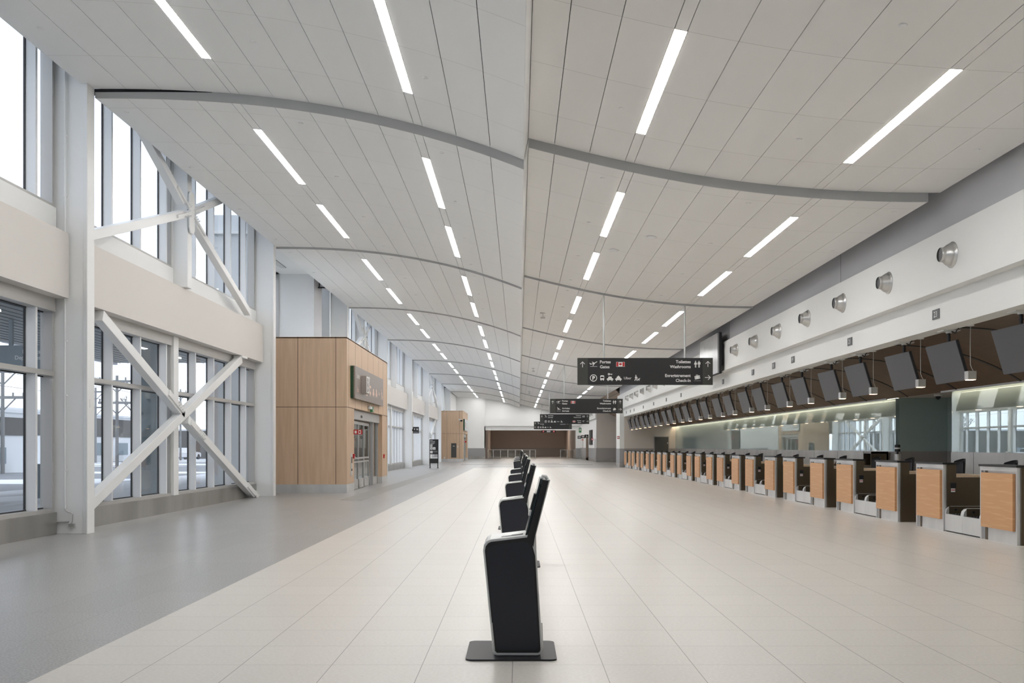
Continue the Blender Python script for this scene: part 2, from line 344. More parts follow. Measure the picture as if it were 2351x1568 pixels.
LB = [-7.14, -6.61, -6.03, -5.44, -4.85, -4.70, -4.12, -3.53, -2.94, -2.36, -1.77, -1.62, -1.05, -.48, .085]
RB = [.165, .602, 1.189, 1.79, 1.94, 2.53, 3.12, 3.735, 4.33, 4.96, 5.11, 5.70, 6.28, 6.9]
def vault(k, B, zf, m, name, y0, y1, ends):
    """one bay of ribbed curved ceiling: each strip its own slab with an open groove between strips"""
    mb = MB(); g = .005
    for i in range(len(B)-1):
        a, b = B[i]+(g if i else 0), B[i+1]-(g if i < len(B)-2 else 0)
        n = 4; V = []; F = []
        for y in (y0, y1):
            for t in (0, .03):
                for j in range(n+1):
                    x = a+(b-a)*j/n; V.append((x, y, zf(x)+OFF[k]+t))
        N = n+1
        for j in range(n):
            F += [(j, 2*N+j, 2*N+j+1, j+1), (N+j, N+j+1, 3*N+j+1, 3*N+j), (j, j+1, N+j+1, N+j), (2*N+j, 3*N+j, 3*N+j+1, 2*N+j+1)]
        F += [(0, N, 3*N, 2*N), (n, 2*N+n, 3*N+n, N+n)]
        mb.add(V, F, m)
    # dark backing above the grooves, and the turned-up edge
    V = []; xs = [B[0]+.02+(B[-1]-.02-B[0]-.02)*j/20 for j in range(21)]
    for y in (y0, y1):
        for x in xs: V.append((x, y, zf(x)+OFF[k]+.035))
    mb.add(V, [(j, 21+j, 22+j, j+1) for j in range(20)], 'gap')
    if ends == 'L':   # slanting ridge return up to the right vault
        x0 = B[-1]; z0 = zf(x0)+OFF[k]; x1 = RB[0]-.005; z1 = zr(RB[0])+OFF[k]+.02
        mb.box(x0-.012, x0, y0, y1, z0, z0+.05, 'white')
        mb.add([(x0, y0, z0), (x1, y0, z1), (x1, y1, z1), (x0, y1, z0)], [(0, 3, 2, 1)], 'white')
        mb.box(B[0], B[0]+.02, y0, y1, zf(B[0])+OFF[k], zf(B[0])+OFF[k]+.10, m)
    else:
        mb.box(B[-1]-.02, B[-1], y0, y1, zf(B[-1])+OFF[k], zf(B[-1])+OFF[k]+.06, m)
    return struct(mb.build(name))
def ribbon(y, B0, B1, zf, o_low, o_high, name, taper=False):
    n = 40; V = []
    for yy in (y-.002, y+.032):
        for t in (0, 1):
            for j in range(n+1):
                x = B0+(B1-B0)*j/n; hi = zf(x)+o_high+.002
                if taper: hi = zf(x)+o_low+(o_high-o_low)*(.62+.38*min(1, max(0, (x+7.2)/2.2)**2))+.002
                V.append((x, yy, zf(x)+o_low if t == 0 else hi))
    N = n+1; F = []
    for j in range(n):
        F += [(j, j+1, N+j+1, N+j), (2*N+j, 3*N+j, 3*N+j+1, 2*N+j+1), (j, 2*N+j, 2*N+j+1, j+1)]
    mb = MB(); mb.add(V, F, 'fascia')
    return struct(mb.build(name))
END = 112.0
# ---------------------------------------------------------------- ceilings, steps
for k in range(-1, 9):
    y0 = max(bs(k)+(.034 if k > 0 else 0), -8); y1 = bs(k+1)-(.004 if k < 8 else 0)
    if k == 8: y1 = END
    lb = list(LB); rb = list(RB)
    if k <= 0: lb[0] = -7.28; rb[-1] = 7.1
    vault(k, lb, zl, M['ceil'], 'ceiling', y0, y1, 'L'); vault(k, rb, zr, M['ceil_warmlit'], 'ceiling', y0, y1, 'R')
for k in range(1, 9):
    lo = -.035 if k > 1 else 0
    ribbon(bs(k), -7.14, .085, zl, OFF[k]+lo, OFF[k-1], 'trim_%d' % k, taper=(k == 1))
    ribbon(bs(k), .165, 6.9, zr, OFF[k]+lo, OFF[k-1], 'trim_%d' % (k+10))
    # ridge return of the step
    mb = MB(); z0 = zl(.085); z1 = zr(.165)
    mb.add([(.085, bs(k), z0+OFF[k]+lo), (.165, bs(k), z1+OFF[k]), (.165, bs(k), z1+OFF[k-1]), (.085, bs(k), z0+OFF[k-1])], [(0, 1, 2, 3)], 'white'); struct(mb.build('trim_%d' % (k+20)))
box('trim_30', -7.27, -5.2, 16.24, 16.3, 7.40, 7.49, 'black'); struct(bpy.data.objects['trim_30'])
struct(box('ceiling_roof', -8.05, 13.2, -8.2, 140, 8.3, 8.6, 'white'))
# ---------------------------------------------------------------- floor
struct(box('floor', -3.02, 7.35, -8, 64.5, -.2, 0, 'cream'))
struct(box('floor', 7.35, 13, -8, 64.5, -.2, 0, 'cream'))
mb = MB(); mb.box(-9.2, -3.02, -8, 140, -.2, 0, 'grey_tile'); struct(mb.build('floor'))
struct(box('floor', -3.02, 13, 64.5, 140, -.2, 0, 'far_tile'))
struct(box('floor_path', -4.85, -4.25, 26, 66, 0, .003, 'path_tile'))
for i, (x0, x1, y) in enumerate(((-2.3, 3.6, 70.6), (-4.6, 5.9, 76.5), (-2.2, 3.5, 82.5))):
    tag(box('floor_grille', x0, x1, y, y+.35, 0, .006, 'black'), 'long dark linear grille set across the far floor, %s one' % ORD[i], 'floor grille', 'dark grilles across the far floor')
# ---------------------------------------------------------------- left wall
WIN = 1
MUL = [.55, 2.04, 3.41, 4.85, 6.74, 8.12, 9.55, 10.95]
def glazing(y0, y1, z0, z1, muls, transom, head, xg=-7.87, xi=-7.70):
    """one window: perimeter frame, mullions, transom, one glass part with all its panes"""
    global WIN
    w = bpy.data.objects.new('window_%d' % WIN, None); COL.objects.link(w); struct(w); WIN += 1
    w.location = (xg, y0, 0)
    T = Matrix.Translation((-xg, -y0, 0))
    f = MB(); f.box(xg-.03, xi, y0, y1, z0-.06, z0+.0, 'alu'); f.box(xg-.03, xi+.03, y0, y1, z1, z1+head, 'alu')
    f.box(xg-.03, xi, y0, y0+.05, z0, z1, 'alu'); f.box(xg-.03, xi, y1-.05, y1, z0, z1, 'alu')
    f.box(xg-.005, xg+.02, y0, y1, z0, z0+.02, 'gasket'); f.box(xg-.005, xg+.02, y0, y1, z1-.02, z1, 'gasket')
    fo = f.build('window_frame', w); fo.data.transform(T)
    if transom:
        t = MB(); t.box(xg-.03, xi+.01, y0, y1, transom-.04, transom+.04, 'alu'); t.box(xg-.005, xg+.02, y0, y1, transom-.06, transom+.06, 'gasket')
        t.build('transom', w).data.transform(T)
    for m in muls:
        q = MB(); q.box(xg+.008, xi-.012, m-.06, m-.002, z0, z1, 'alu_l'); q.box(xi-.012, xi, m-.06, m, z0, z1, 'alu_l'); q.box(xg-.02, xg+.010, m-.078, m+.014, z0, z1, 'gasket')
        q.build('mullion', w).data.transform(T)
    g = MB(); g.box(xg-.006, xg+.006, y0, y1, z0, z1, 'glass'); g.build('glass_pane', w).data.transform(T)
    return w
BRACED = (1, 3, 6)
BOXED = (2, 7)
for k in range(-1, 9):
    y0 = bs(k); y1 = bs(k+1)
    # column at the far end of the bay: H-shaped steel, web towards the window
    cy = y1
    if k < 8:
        c = MB(); c.box(-7.18, -7.15, cy-.27, cy, 0, 8.2, 'steel_w'); c.box(-7.84, -7.18, cy-.235, cy-.035, 0, 8.2, 'steel_w'); c.box(-7.88, -7.84, cy-.27, cy, 0, 8.2, 'steel_w')
        c.box(-7.22, -7.18, cy-.255, cy-.015, 0, 8.2, 'steel_w')
        tag(c.build('steel_column', bevel=.004), 'tall white steel column on the window wall, %s one' % (ORD[k+1-1] if k >= 0 else 'behind camera'), 'column', 'white window wall columns')
    if k == 8: break
    ya, yb = y0+.01, y1-.28
    if k in BOXED: continue
    # band beam and sill upstand
    b = MB(); b.box(-7.95, -7.45, ya, yb, 3.90, 4.98, 'beam'); struct(b.build('trim_%d' % (40+k)))
    b = MB(); b.box(-7.95, -7.66, ya, yb, 4.98, 5.40, 'white'); struct(b.build('wall_left'))
    b = MB(); b.box(-7.95, -7.65, ya, yb, 0, .36, 'stain_d'); struct(b.build('baseboard_left'))
    pc = y0+5.25
    mu = [y0+m for m in MUL]
    if k == 0: mu[-1] = 15.38
    glazing(ya, pc-.15, .42, 3.68, [m for m in mu[:4]], 2.655, .22); glazing(pc+.15, yb, .42, 3.68, mu[4:], 2.655, .22)
    glazing(ya, pc-.15, 5.46, 8.2, [m for m in mu[:4]], None, .1); glazing(pc+.15, yb, 5.46, 8.2, mu[4:], None, .1)
    p = MB(); p.box(-7.95, -7.64, pc-.15, pc+.15, .361, 3.90, 'steel_w'); p.box(-7.66, -7.34, pc-.14, pc+.14, 4.98, 8.2, 'steel_w'); p.box(-7.95, -7.66, pc-.15, pc+.15, 5.40, 8.2, 'steel_w')
    tag(p.build('wall_post', bevel=.01), 'white middle post between two windows, %s bay of the window wall' % (ORD[k] if k >= 0 else 'unseen'), 'post', 'white middle posts of the window wall')
    if k in BRACED:
        n = {1: 'nearest cross brace, before the lower windows', 3: 'second cross brace, beyond the near oak porch', 6: 'far cross brace, left of the far oak porch'}[k]
        t = thing('cross_brace', 'white painted steel bars crossed against the lower windows, '+n.split(',')[0], 'brace', (-7.54, pc, 0), 'crossed steel braces')
        yc = y0+5.4; X = -7.50
        def lb(nm, a, b2, w=.20, h=.17):
            q = MB(); q.bar((0, a[0]-pc, a[1]), (0, b2[0]-pc, b2[1]), w, h, 'steel_w'); return q.build(nm, t, bevel=.008)
        lb('brace_bar', (y0+.22, .28), (y0+9.72, 3.80)); lb('brace_bar', (y0+1.05, 3.80), (yc-.12, 2.18)); lb('brace_bar', (yc+.12, 2.06), (y0+10.95, .10))
        for a, b2 in (((yc-1.15, 2.6), (yc-.25, 2.25)), ((yc+.25, 2.0), (yc+1.15, 1.66)), ((y0+10.2, .40), (y0+11.25, .0))):
            q = MB(); q.bar((.09, a[0]-pc, a[1]), (.09, b2[0]-pc, b2[1]), .13, .05, 'steel_w')
            for s in range(4):
                f = .62+.11*s; q.tube([(.1, a[0]-pc+(b2[0]-a[0])*f, a[1]+(b2[1]-a[1])*f+.04), (.15, a[0]-pc+(b2[0]-a[0])*f, a[1]+(b2[1]-a[1])*f+.04)], .016, 'steel_w', 6)
                q.tube([(.1, a[0]-pc+(b2[0]-a[0])*f, a[1]+(b2[1]-a[1])*f-.04), (.15, a[0]-pc+(b2[0]-a[0])*f, a[1]+(b2[1]-a[1])*f-.04)], .016, 'steel_w', 6)
            q.build('splice_plate', t)
        q = MB(); q.box(-.12, .12, y0+9.6-pc, y0+10.1-pc, 3.84, 3.895, 'steel_w'); q.build('end_plate', t)
        t = thing('cross_brace', 'white steel bars meeting on a plate before the clerestory windows, '+n.split(',')[0], 'brace', (-7.40, pc, 0), 'crossed steel braces')
        zc = 6.66; yc = pc
        for (ay, az) in ((y0+.2, 5.04), (y0+10.05, 5.10), (y0+1.6, 8.1), (y0+9.0, 8.1)):
            d = Vector((0, ay-yc, az-zc)).normalized()
            lb('brace_bar', (yc+d.y*.42, zc+d.z*.42), (ay, az), .17, .17)
            q = MB(); q.bar((.10, d.y*.2, zc+d.z*.2), (.10, d.y*.95, zc+d.z*.95), .06, .05, 'steel_w')
            for s in range(4):
                for e in (-.05, .05): q.tube([(.08, d.y*(.16+.09*s)+e*d.z, zc+d.z*(.16+.09*s)-e*d.y), (.15, d.y*(.16+.09*s)+e*d.z, zc+d.z*(.16+.09*s)-e*d.y)], .016, 'steel_w', 6)
            q.build('splice_plate', t)
        q = MB(); q.prism([(-.17, zc-.36), (-.10, zc-.46), (.10, zc-.46), (.17, zc-.36), (.17, zc+.36), (.10, zc+.46), (-.10, zc+.46), (-.17, zc+.36)], .088, .115, 'steel_w', 'x'); q.build('gusset_plate', t)
# solid left wall at the far end
struct(box('wall_left', -7.9, -7.3, 100.9, END, 0, 8.3, 'white'))
struct(box('wall_back', -8.1, 13.2, -8.4, -8.0, 0, 8.3, 'white'))
# conduits on the nearest column
t = thing('conduit', 'thin white conduit running up the nearest column into a small floor-level junction', 'conduit', (-7.52, 15.93, 0))
q = MB(); q.tube([(0, 0, .42), (0, 0, 8.1)], .016, 'steel_w', 8)
for z in (1.05, 2.3, 3.2, 4.0, 5.6, 6.6): q.box(-.03, .03, -.012, .03, z-.012, z+.012, 'steel_w')
q.build('riser', t)
q = MB(); q.tube([(0, 0, .44), (.01, 0, .39), (.06, 0, .36), (.11, 0, .35), (.13, 0, .32), (.12, 0, .2), (.11, -.01, .16)], .009, 'vent', 8); q.build('flexible_tail', t)
q = MB(); q.tube([(.06, 0, .20), (-.22, 0, .20), (-.32, 0, .17), (-.37, 0, .1), (-.38, 0, .04)], .018, 'vent', 8); q.tube([(-.38, 0, .05), (-.40, 0, -.06+.08), (-.44, -.02, .02)], .02, 'dgrey', 8); q.build('bent_pipe', t)
q = MB(); q.box(.07, .16, -.03, .03, .12, .17, 'vent'); q.tube([(.115, -.02, .19), (.115, -.02, .1)], .01, 'vent', 6); q.build('clamp', t)
q = MB(); q.prism([(-7.85, 0), (-7.74, 0), (-7.76, .22), (-7.80, .22)], 15.82, 15.9, 'white', 'y'); tag(q.build('column_foot_cover'), 'slim white tapered cover at the foot of the nearest column', 'cover')
# small plate on the nearest column
tag(box('switch_plate', -7.149, -7.142, 16.02, 16.09, 2.1, 2.24, 'steel_w'), 'small white switch plate on the nearest column', 'switch')
# ---------------------------------------------------------------- oak porches
def porch(Y0, Y1, X1, top, first):
    nm = 'near' if first else 'far'
    t = thing('oak_porch', '%s oak-panelled entrance porch projecting from the window wall' % nm, 'entrance porch', (X1, Y0, 0), 'oak entrance porches')
    L = Y1-Y0; XL = -7.85-X1
    da, db = (1.35, 7.75) if first else (1.4, 7.6)   # door opening
    split = 2.68
    q = MB(); q.box(XL, 0, 0, .06, .27, top, 'oak'); q.build('front_panel', t)
    q = MB()
    for x in (-1.52, -.34): q.box(x-.008, x+.008, -.004, .01, .27, top, 'oak_edge')
    q.box(XL, .004, -.004, .01, split-.008, split+.008, 'oak_edge'); q.box(-.002, .004, 0, L, split-.008, split+.008, 'oak_edge'); q.build('panel_joint', t)
    q = MB(); q.box(-.06, 0, .06, da, .27, split, 'oak'); q.box(-.06, 0, db+.04, L, .27, split, 'oak'); q.box(-.30, -.06, db, db+.06, .27, split-.02, 'oak'); q.box(-.06, 0, db, db+.04, .27, split, 'oak'); q.box(-.06, 0, .06, L, split, top, 'oak')
    q.box(XL, 0, L-.06, L, .27, top, 'oak'); q.box(XL, 0, 0, L, top-.04, top-.012, 'oak'); q.box(XL, -.02, .02, L-.02, top-.012, top, 'white')  # white top is added out of view to cut oak-tinted bounce on the ceiling
    yy = .30
    while yy < L: q.box(-.001, .0025, yy-.004, yy+.004, split, top, 'oak_edge'); yy += 1.28
    q.build('side_panel', t)
    q = MB(); q.box(XL, .0, -.005, .05, 0, .27, 'stain'); q.box(-.05, .002, 0, da, 0, .27, 'stain'); q.build('kick_plate', t)
    q = MB(); q.box(-.30, .002, db, L, 0, .27, 'stain'); q.build('kick_plate', t)
    # sliding door assembly
    a, b, x = da, db-.02, -.22
    d = bpy.data.objects.new('door_%d' % (1 if first else 2), None); COL.objects.link(d); struct(d); d.location = (X1+x, Y0+a, 0); w_ = b-a
    q = MB(); q.box(-.10, .12, 0, w_, 2.36, split-.005, 'alu'); q.box(-.06, .06, 0, .08, 0, 2.36, 'alu'); q.box(-.06, .06, w_-.08, w_, 0, 2.36, 'alu'); q.box(-.06, .06, w_-1.3, w_-1.14, 0, 2.36, 'alu'); q.box(.11, .14, w_*.3, w_*.34, 2.44, 2.52, 'black'); q.build('door_frame', d)
    for i in range(3):
        u0 = .3+i*1.42+(.05 if i == 2 else 0); u1 = u0+1.38; xx = (.06, .02, -.03)[i]
        lf = MB(); lf.box(xx-.02, xx+.03, u0, u0+.09, .02, 2.3, 'alu'); lf.box(xx-.02, xx+.03, u1-.09, u1, .02, 2.3, 'alu'); lf.box(xx-.02, xx+.03, u0, u1, 2.2, 2.3, 'alu'); lf.box(xx-.02, xx+.03, u0, u1, .02, .34, 'alu'); lf.box(xx-.02, xx+.03, u0, u1, 1.02, 1.08, 'alu'); lf.box(xx-.02, xx+.03, u0, u1, .90, .95, 'alu')
        lo = lf.build('door_leaf', d); g = MB(); g.box(xx-.004, xx+.004, u0+.09, u1-.09, .34, 2.2, 'glass_d'); g.build('glass_pane', lo)
    g = MB(); g.box(-.004, .004, w_-1.14, w_-.08, .3, 2.36, 'glass_d'); g.box(-.03, .03, w_-1.14, w_-.08, .24, .3, 'alu'); g.box(-.03, .03, w_-1.14, w_-.08, 0, .24, 'alu'); g.build('side_light', d)
    # porch volume outside with its outer doors
    struct(box('wall_porch', -9.2, X1-.6, Y0+.07, Y0+.12, 0, top-.1, 'white')) if False else None
    return t
porch(29.9, 39.1, -5.35, 4.86, True)
porch(91.9, 100.6, -5.34, 4.87, False)
for k in BOXED:
    y0, y1 = bs(k), bs(k+1)
    s = MB(); s.box(-9.25, -9.15, y0+.2, y0+3.9, 0, 2.7, 'ext_white'); s.box(-9.25, -9.15, y0+8.2, y1-.3, 0, 8.3, 'ext_white'); s.box(-9.25, -9.15, y0+3.9, y0+8.2, 2.7, 4.8, 'ext_white'); s.box(-9.25, -9.15, y0+.2, y0+3.9, 2.7, 4.8, 'ext_white')
    s.box(-9.2, -7.88, y0+.15, y0+.25, 0, 8.3, 'ext_white'); s.box(-9.2, -7.88, y1-.4, y1-.3, 0, 8.3, 'ext_white'); struct(s.build('wall_left'))
    s = MB(); s.box(-9.2, -7.9, y0+.25, y1-.4, 4.78, 4.86, 'white'); struct(s.build('ceiling_porch'))
    s = MB(); s.box(-9.2, -7.1, y0+.02, y0+8.0, 7.72, 7.8, 'white'); struct(s.build('ceiling_soffit'))
    glazing(y0+.25, y0+6.7, 4.9, 7.72, [y0+2.0, y0+4.5, y0+6.0], None, .05, xg=-8.95, xi=-8.72)
    s = MB(); s.box(-8.9, -7.46, y0+6.7, y0+8.1, 4.88, 8.3, 'white'); struct(s.build('wall_left'))
    s = MB(); s.box(-7.462, -7.455, y0+6.72, y0+8.1, 4.86, 8.2, 'grey_wall'); struct(s.build('trim_%d' % (50+k)))
    glazing(y0+8.1, y1-.3, 4.95, 8.2, [y0+9.3], None, .05, xg=-8.3, xi=-8.1)
    g = MB(); g.box(-.14, .14, 0, .16, 0, .012, 'gap')
    for i in range(24): g.box(-.13, .13, .006*i, .006*i+.003, -.006, 0, 'alu')
    o = MB(); o.box(-8.35, -8.15, y0+2.2, y0+5.4, 7.705, 7.719, 'dgrey')
    for i in range(26): o.box(-8.35, -8.15, y0+2.2+i*.123, y0+2.26+i*.123, 7.695, 7.706, 'white')
    tag(o.build('air_grille'), 'slotted dark air grille in the white soffit above the %s porch' % ('near' if k == 2 else 'far'), 'air grille', 'soffit air grilles')
    br = MB(); br.bar((-7.5, y0+7.4, 7.35), (-6.95, y0+7.4, 7.35), .05, .05, 'black', (0, 0, 1)); br.bar((-7.4, y0+7.4, 7.35), (-7.4, y0+7.4, 7.7), .04, .04, 'black', (1, 0, 0))
    tag(br.build('black_bracket'), 'black steel bracket under the ceiling above the %s porch' % ('near' if k == 2 else 'far'), 'bracket', 'black brackets above porches')
# big letter sign over the near doors
t = thing('entrance_sign', 'large metallic sign slab with raised letter B above the near porch doors', 'sign', (-5.2, 30.55, 2.99))
q = MB(); q.box(-.045, 0, 0, 6.35, 0, 1.03, 'gw_slab'); q.build('sign_slab', t)
q = MB(); q.box(-.146, -.045, .0, .03, 0, 1.03, 'slab_green'); q.box(-.146, -.045, .05, 6.3, -.0, .03, 'slab_green'); q.box(-.146, -.045, .03, 6.3, .03, 1.0, 'slab_green'); q.build('glass_edge', t)
fr = frame((0, 0, 0), (0, 1, 0), (0, 0, 1))
put_text(fr, 'Sortie', .32, .66, .15, t, 'letter'); put_text(fr, 'Exit', .36, .22, .15, t, 'copper')
q = MB(); q.box(0, .16, 1.25, 1.85, .22, .80, 'bblock'); bb = q.build('letter_block', t)
v, f = text_geo('B', .03); k_ = .44/CAPH
q = MB(); q.box(.160, .163, 1.27, 1.83, .24, .78, 'letter'); q.build('letter_face', bb)
put_text(frame((.164, 0, 0), (0, 1, 0), (0, 0, 1)), 'B', 1.55, .29, .44, bb, 'gw_slab', 'c', 'letter', .03)
frp = frame((.001, 0, 0), (0, 1, 0), (0, 0, 1))
q = MB()
for P in ring(2.35, .42, .19, .24): q.add([frp(x, y, .004) for x, y in P], [(0, 1, 2, 3)], 'copper')
q.build('pictogram', t); put_text(frp, 'P', 2.35, .34, .18, t, 'copper', 'c')
for i, kd in enumerate(('bus', 'car', 'taxi')): put_icon(frp, kd, 3.1+.72*i, .40, .22, t, 'copper')
put_text(frp, 'Uber', 5.05, .36, .12, t, 'copper'); put_icon(frp, 'walk', 5.95, .42, .22, t, 'copper')
put_icon(frp, 'up', 2.95, .80, .12, t, 'letter')
# fittings on the near porch
X1 = -5.35
t = thing('exit_light', 'small emergency light with green exit plate above the near porch doors', 'exit sign', (X1, 34.6, 2.78))
q = MB(); q.box(0, .10, -.55, -.12, .0, .09, 'shell', .02); q.tube([(.05, -.34, .09), (.05, -.34, .14)], .02, 'shell', 8); q.build('lamp_head', t)
box('exit_plate', .0, .09, -.05, .28, -.09, .10, 'green', t); put_icon(frame((.092, .1, .0), (0, 1, 0), (0, 0, 1)), 'walk', 0, 0, .08, t)
t = thing('fire_sign', 'red and white fire equipment sign beside the near porch doors', 'sign', (X1, 31.15, 1.84))
box('sign_blade', 0, .28, 0, .02, 0, .155, 'red', t); q = MB(); q.box(.03, .10, -.003, 0, .03, .12, 'letter'); q.box(.15, .24, -.003, 0, .02, .135, 'letter'); q.box(.17, .22, -.005, -.003, .05, .11, 'red'); q.build('pictogram', t)
t = thing('intercom_panel', 'tall stainless intercom panel on the near porch corner', 'intercom', (X1, 30.55, .52)); box('face_plate', 0, .025, 0, .22, 0, .70, 'stain', t); q = MB(); q.box(.025, .03, .04, .18, .40, .6, 'black'); q.box(.025, .035, .06, .16, .15, .22, 'gap'); q.build('call_button', t)
for i, (yy, zz) in enumerate(((31.0, 1.06), (37.95, .99))):
    t = thing('fire_alarm_station', 'small red pull station on the near porch, %s of its doors' % ('left' if i == 0 else 'right'), 'fire alarm', (X1, yy, zz), 'red pull stations'); box('housing', 0, .05, 0, .12, 0, .15, 'red', t); box('pull_handle', .05, .065, .02, .10, .03, .06, 'letter', t)
# fittings on the far porch
Y2 = 91.9
t = thing('entrance_sign', 'pale rectangular sign slab above the far porch doors', 'sign', (-5.2, 92.6, 3.0)); box('sign_slab', -.135, 0, 0, 6.0, 0, 1.1, 'ext_white', t); box('glass_edge', -.135, 0, -.03, 0, 0, 1.1, 'slab_green', t); box('letter_block', 0, .03, .5, 1.9, .3, .8, 'beige', t)
t = thing('dome_camera', 'white twin dome camera on the corner of the far porch', 'security camera', (-5.6, Y2, 3.95)); q = MB(); q.box(-.15, .1, -.15, 0, 0, .12, 'shell', .03); q.build('housing', t); q = MB(); q.tube([(.12, -.15, .02), (.12, -.15, -.05), (.12, -.15, -.1), (.12, -.15, -.13)], [.12, .11, .07, .01], 'black', 12); q.build('dome', t)
t = thing('equipment_cabinet', 'grey flush cabinet door on the front of the far porch', 'cabinet', (-6.46, Y2-.006, .39)); box('cabinet_door', 0, .50, -.02, 0, 0, 1.37, 'dgrey', t); box('label_plate', .17, .34, -.025, -.02, 1.07, 1.12, 'letter', t); box('handle', .14, .17, -.04, -.02, .65, .72, 'black', t)
tag(box('light_switch', -5.87, -5.79, Y2-.015, Y2, 1.35, 1.5, 'shell'), 'white switch on the far porch front, right of the grey cabinet', 'switch')
tag(box('wall_socket', -7.16, -7.05, Y2-.015, Y2, .32, .44, 'shell'), 'white socket low on the far porch front', 'socket')
t = thing('fire_sign', 'red fire equipment sign beside the far porch doors', 'sign', (-5.34, 93.2, 1.83)); box('sign_blade', 0, .27, 0, .02, 0, .16, 'red', t); box('pictogram', .03, .12, -.004, 0, .03, .13, 'letter', t)
# ---------------------------------------------------------------- right side
FX = 7.30
b = MB(); b.box(7.24, 7.5, -8, 69, 5.07, 8.3, 'grey_wall')
for y in (9.5, 21.6, 33.0, 45.8, 58): b.box(7.234, 7.24, y, y+.02, 5.07, 8.3, 'wains')
struct(b.build('wall_right'))
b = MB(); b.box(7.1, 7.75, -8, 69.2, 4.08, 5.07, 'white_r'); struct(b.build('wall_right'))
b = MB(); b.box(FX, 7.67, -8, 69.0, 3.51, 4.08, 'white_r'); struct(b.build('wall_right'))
# pier and cross wall at the end of the desks
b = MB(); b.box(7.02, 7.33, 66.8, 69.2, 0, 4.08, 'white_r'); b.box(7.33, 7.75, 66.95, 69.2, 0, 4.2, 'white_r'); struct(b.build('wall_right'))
struct(box('baseboard_pier', 7.0, 7.33, 66.78, 69.2, 0, .28, 'stain_d'))
struct(box('trim_60', 7.012, 7.33, 66.79, 69.2, .28, 1.30, 'wains'))
b = MB(); b.box(7.33, 11.0, 66.8, 67.0, 1.31, 4.0, 'beige'); struct(b.build('wall_cross'))
b = MB(); b.box(7.33, 11.0, 66.79, 67.0, 0, 1.31, 'wains_w'); struct(b.build('wall_cross'))
q = bpy.data.objects.new('door_3', None); COL.objects.link(q); struct(q); q.location = (9.39, 66.79, 0)
box('door_leaf', 0.05, 1.0, -.03, 0, 0, 2.10, 'dgrey', q); b = MB(); b.box(0, .05, -.04, 0, 0, 2.15, 'wains'); b.box(1.0, 1.05, -.04, 0, 0, 2.15, 'wains'); b.box(0, 1.05, -.04, 0, 2.10, 2.15, 'wains'); b.build('door_frame', q); box('door_handle', .93, .97, -.06, -.03, 1.62, 1.75, 'vent', q)
# walnut curved soffit over the desks
WP = [(7.67, 3.6), (8.05, 3.585), (8.6, 3.555), (9.32, 3.43), (10.1, 3.13), (10.4, 2.96), (10.65, 2.835)]
wc = np.polyfit([p[0] for p in WP], [p[1] for p in WP], 3); wz = lambda x: float(np.polyval(wc, x))
def curved(y0, y1, m, xs, zf, th, name, parent=None):
    V = []; n = len(xs)
    for y in (y0, y1):
        for t in (0, th):
            for x in xs: V.append((x, y, zf(x)+t))
    F = []
    for j in range(n-1): F += [(j, 2*n+j, 2*n+j+1, j+1), (n+j, n+j+1, 3*n+j+1, 3*n+j), (j, j+1, n+j+1, n+j), (2*n+j, 3*n+j, 3*n+j+1, 2*n+j+1)]
    F += [(0, n, 3*n, 2*n), (n-1, 2*n+n-1, 3*n+n-1, n+n-1)]
    mb = MB(); mb.add(V, F, m); return mb
xs = [7.6+(10.66-7.6)*i/16 for i in range(17)]
joints = [11.3+3*i for i in range(19)]+[29.35-.0]
joints = sorted(joints); prev = -8; edges = []
o = curved(-8, 66.8, 'walnut', xs, wz, .05, '')
for j in joints:
    e = curved(j, j+.09, 'black', xs, lambda x: wz(x)-.012, .012, ''); o.add(e.v, e.f, 'black')
struct(o.build('ceiling_walnut'))
# glass wall, stainless dado, cove light
GX = 10.9
def rwall(y0, y1):
    b = MB(); b.box(GX, GX+.1, y0, y1, 1.31, 2.84, 'glasswall'); struct(b.build('wall_right_glass'))
    b = MB(); b.box(GX-.02, GX+.1, y0, y1, 0, 1.31, 'stain')
    y = y0+2.4
    while y < y1: b.box(GX-.023, GX-.02, y, y+.012, 0, 1.31, 'dgrey'); y += 2.6
    struct(b.build('wall_right_dado'))
    b = MB(); b.box(10.62, 10.66, y0, y1, 2.80, 2.90, 'stain'); b.box(10.62, 11.0, y0, y1, 2.96, 3.0, 'white'); struct(b.build('trim_%d' % (61+int(y0))))
    t = thing('cove_or_fill_light', 'warm linear light hidden along the top of the %s glass wall' % ('long' if y0 > 25 else 'near'), 'cove light', (10.75, y0, 2.93), 'linear cove lights'); box('led_strip', -.05, .05, .05, y1-y0-.05, -.03, 0, 'cove', t)
rwall(27.8, 66.8); rwall(-8, 24.2)
# recess between the two glass walls
b = MB(); b.box(12.4, 12.5, 23.5, 28.5, 1.31, 3.6, 'teal'); b.box(12.38, 12.5, 23.5, 28.5, 0, 1.31, 'wains_w'); b.box(11.0, 12.5, 27.8, 27.9, 1.31, 3.6, 'teal'); b.box(11.0, 12.5, 27.79, 27.9, 0, 1.31, 'wains_w'); b.box(11.0, 12.5, 24.1, 24.2, 0, 3.6, 'teal'); struct(b.build('wall_right_recess'))
struct(box('ceiling_recess', 10.66, 12.5, 24.15, 27.85, 2.86, 2.92, 'beige'))
t = thing('dome_camera', 'black and white dome camera under the recess ceiling between the glass walls', 'security camera', (11.3, 25.9, 2.86)); q = MB(); q.tube([(0, 0, 0), (0, 0, -.05), (0, 0, -.06)], [.11, .11, .08], 'shell', 14); q.build('housing', t); q = MB(); q.tube([(0, 0, -.06), (0, 0, -.12), (0, 0, -.15)], [.07, .06, .01], 'black', 12); q.build('dome', t)
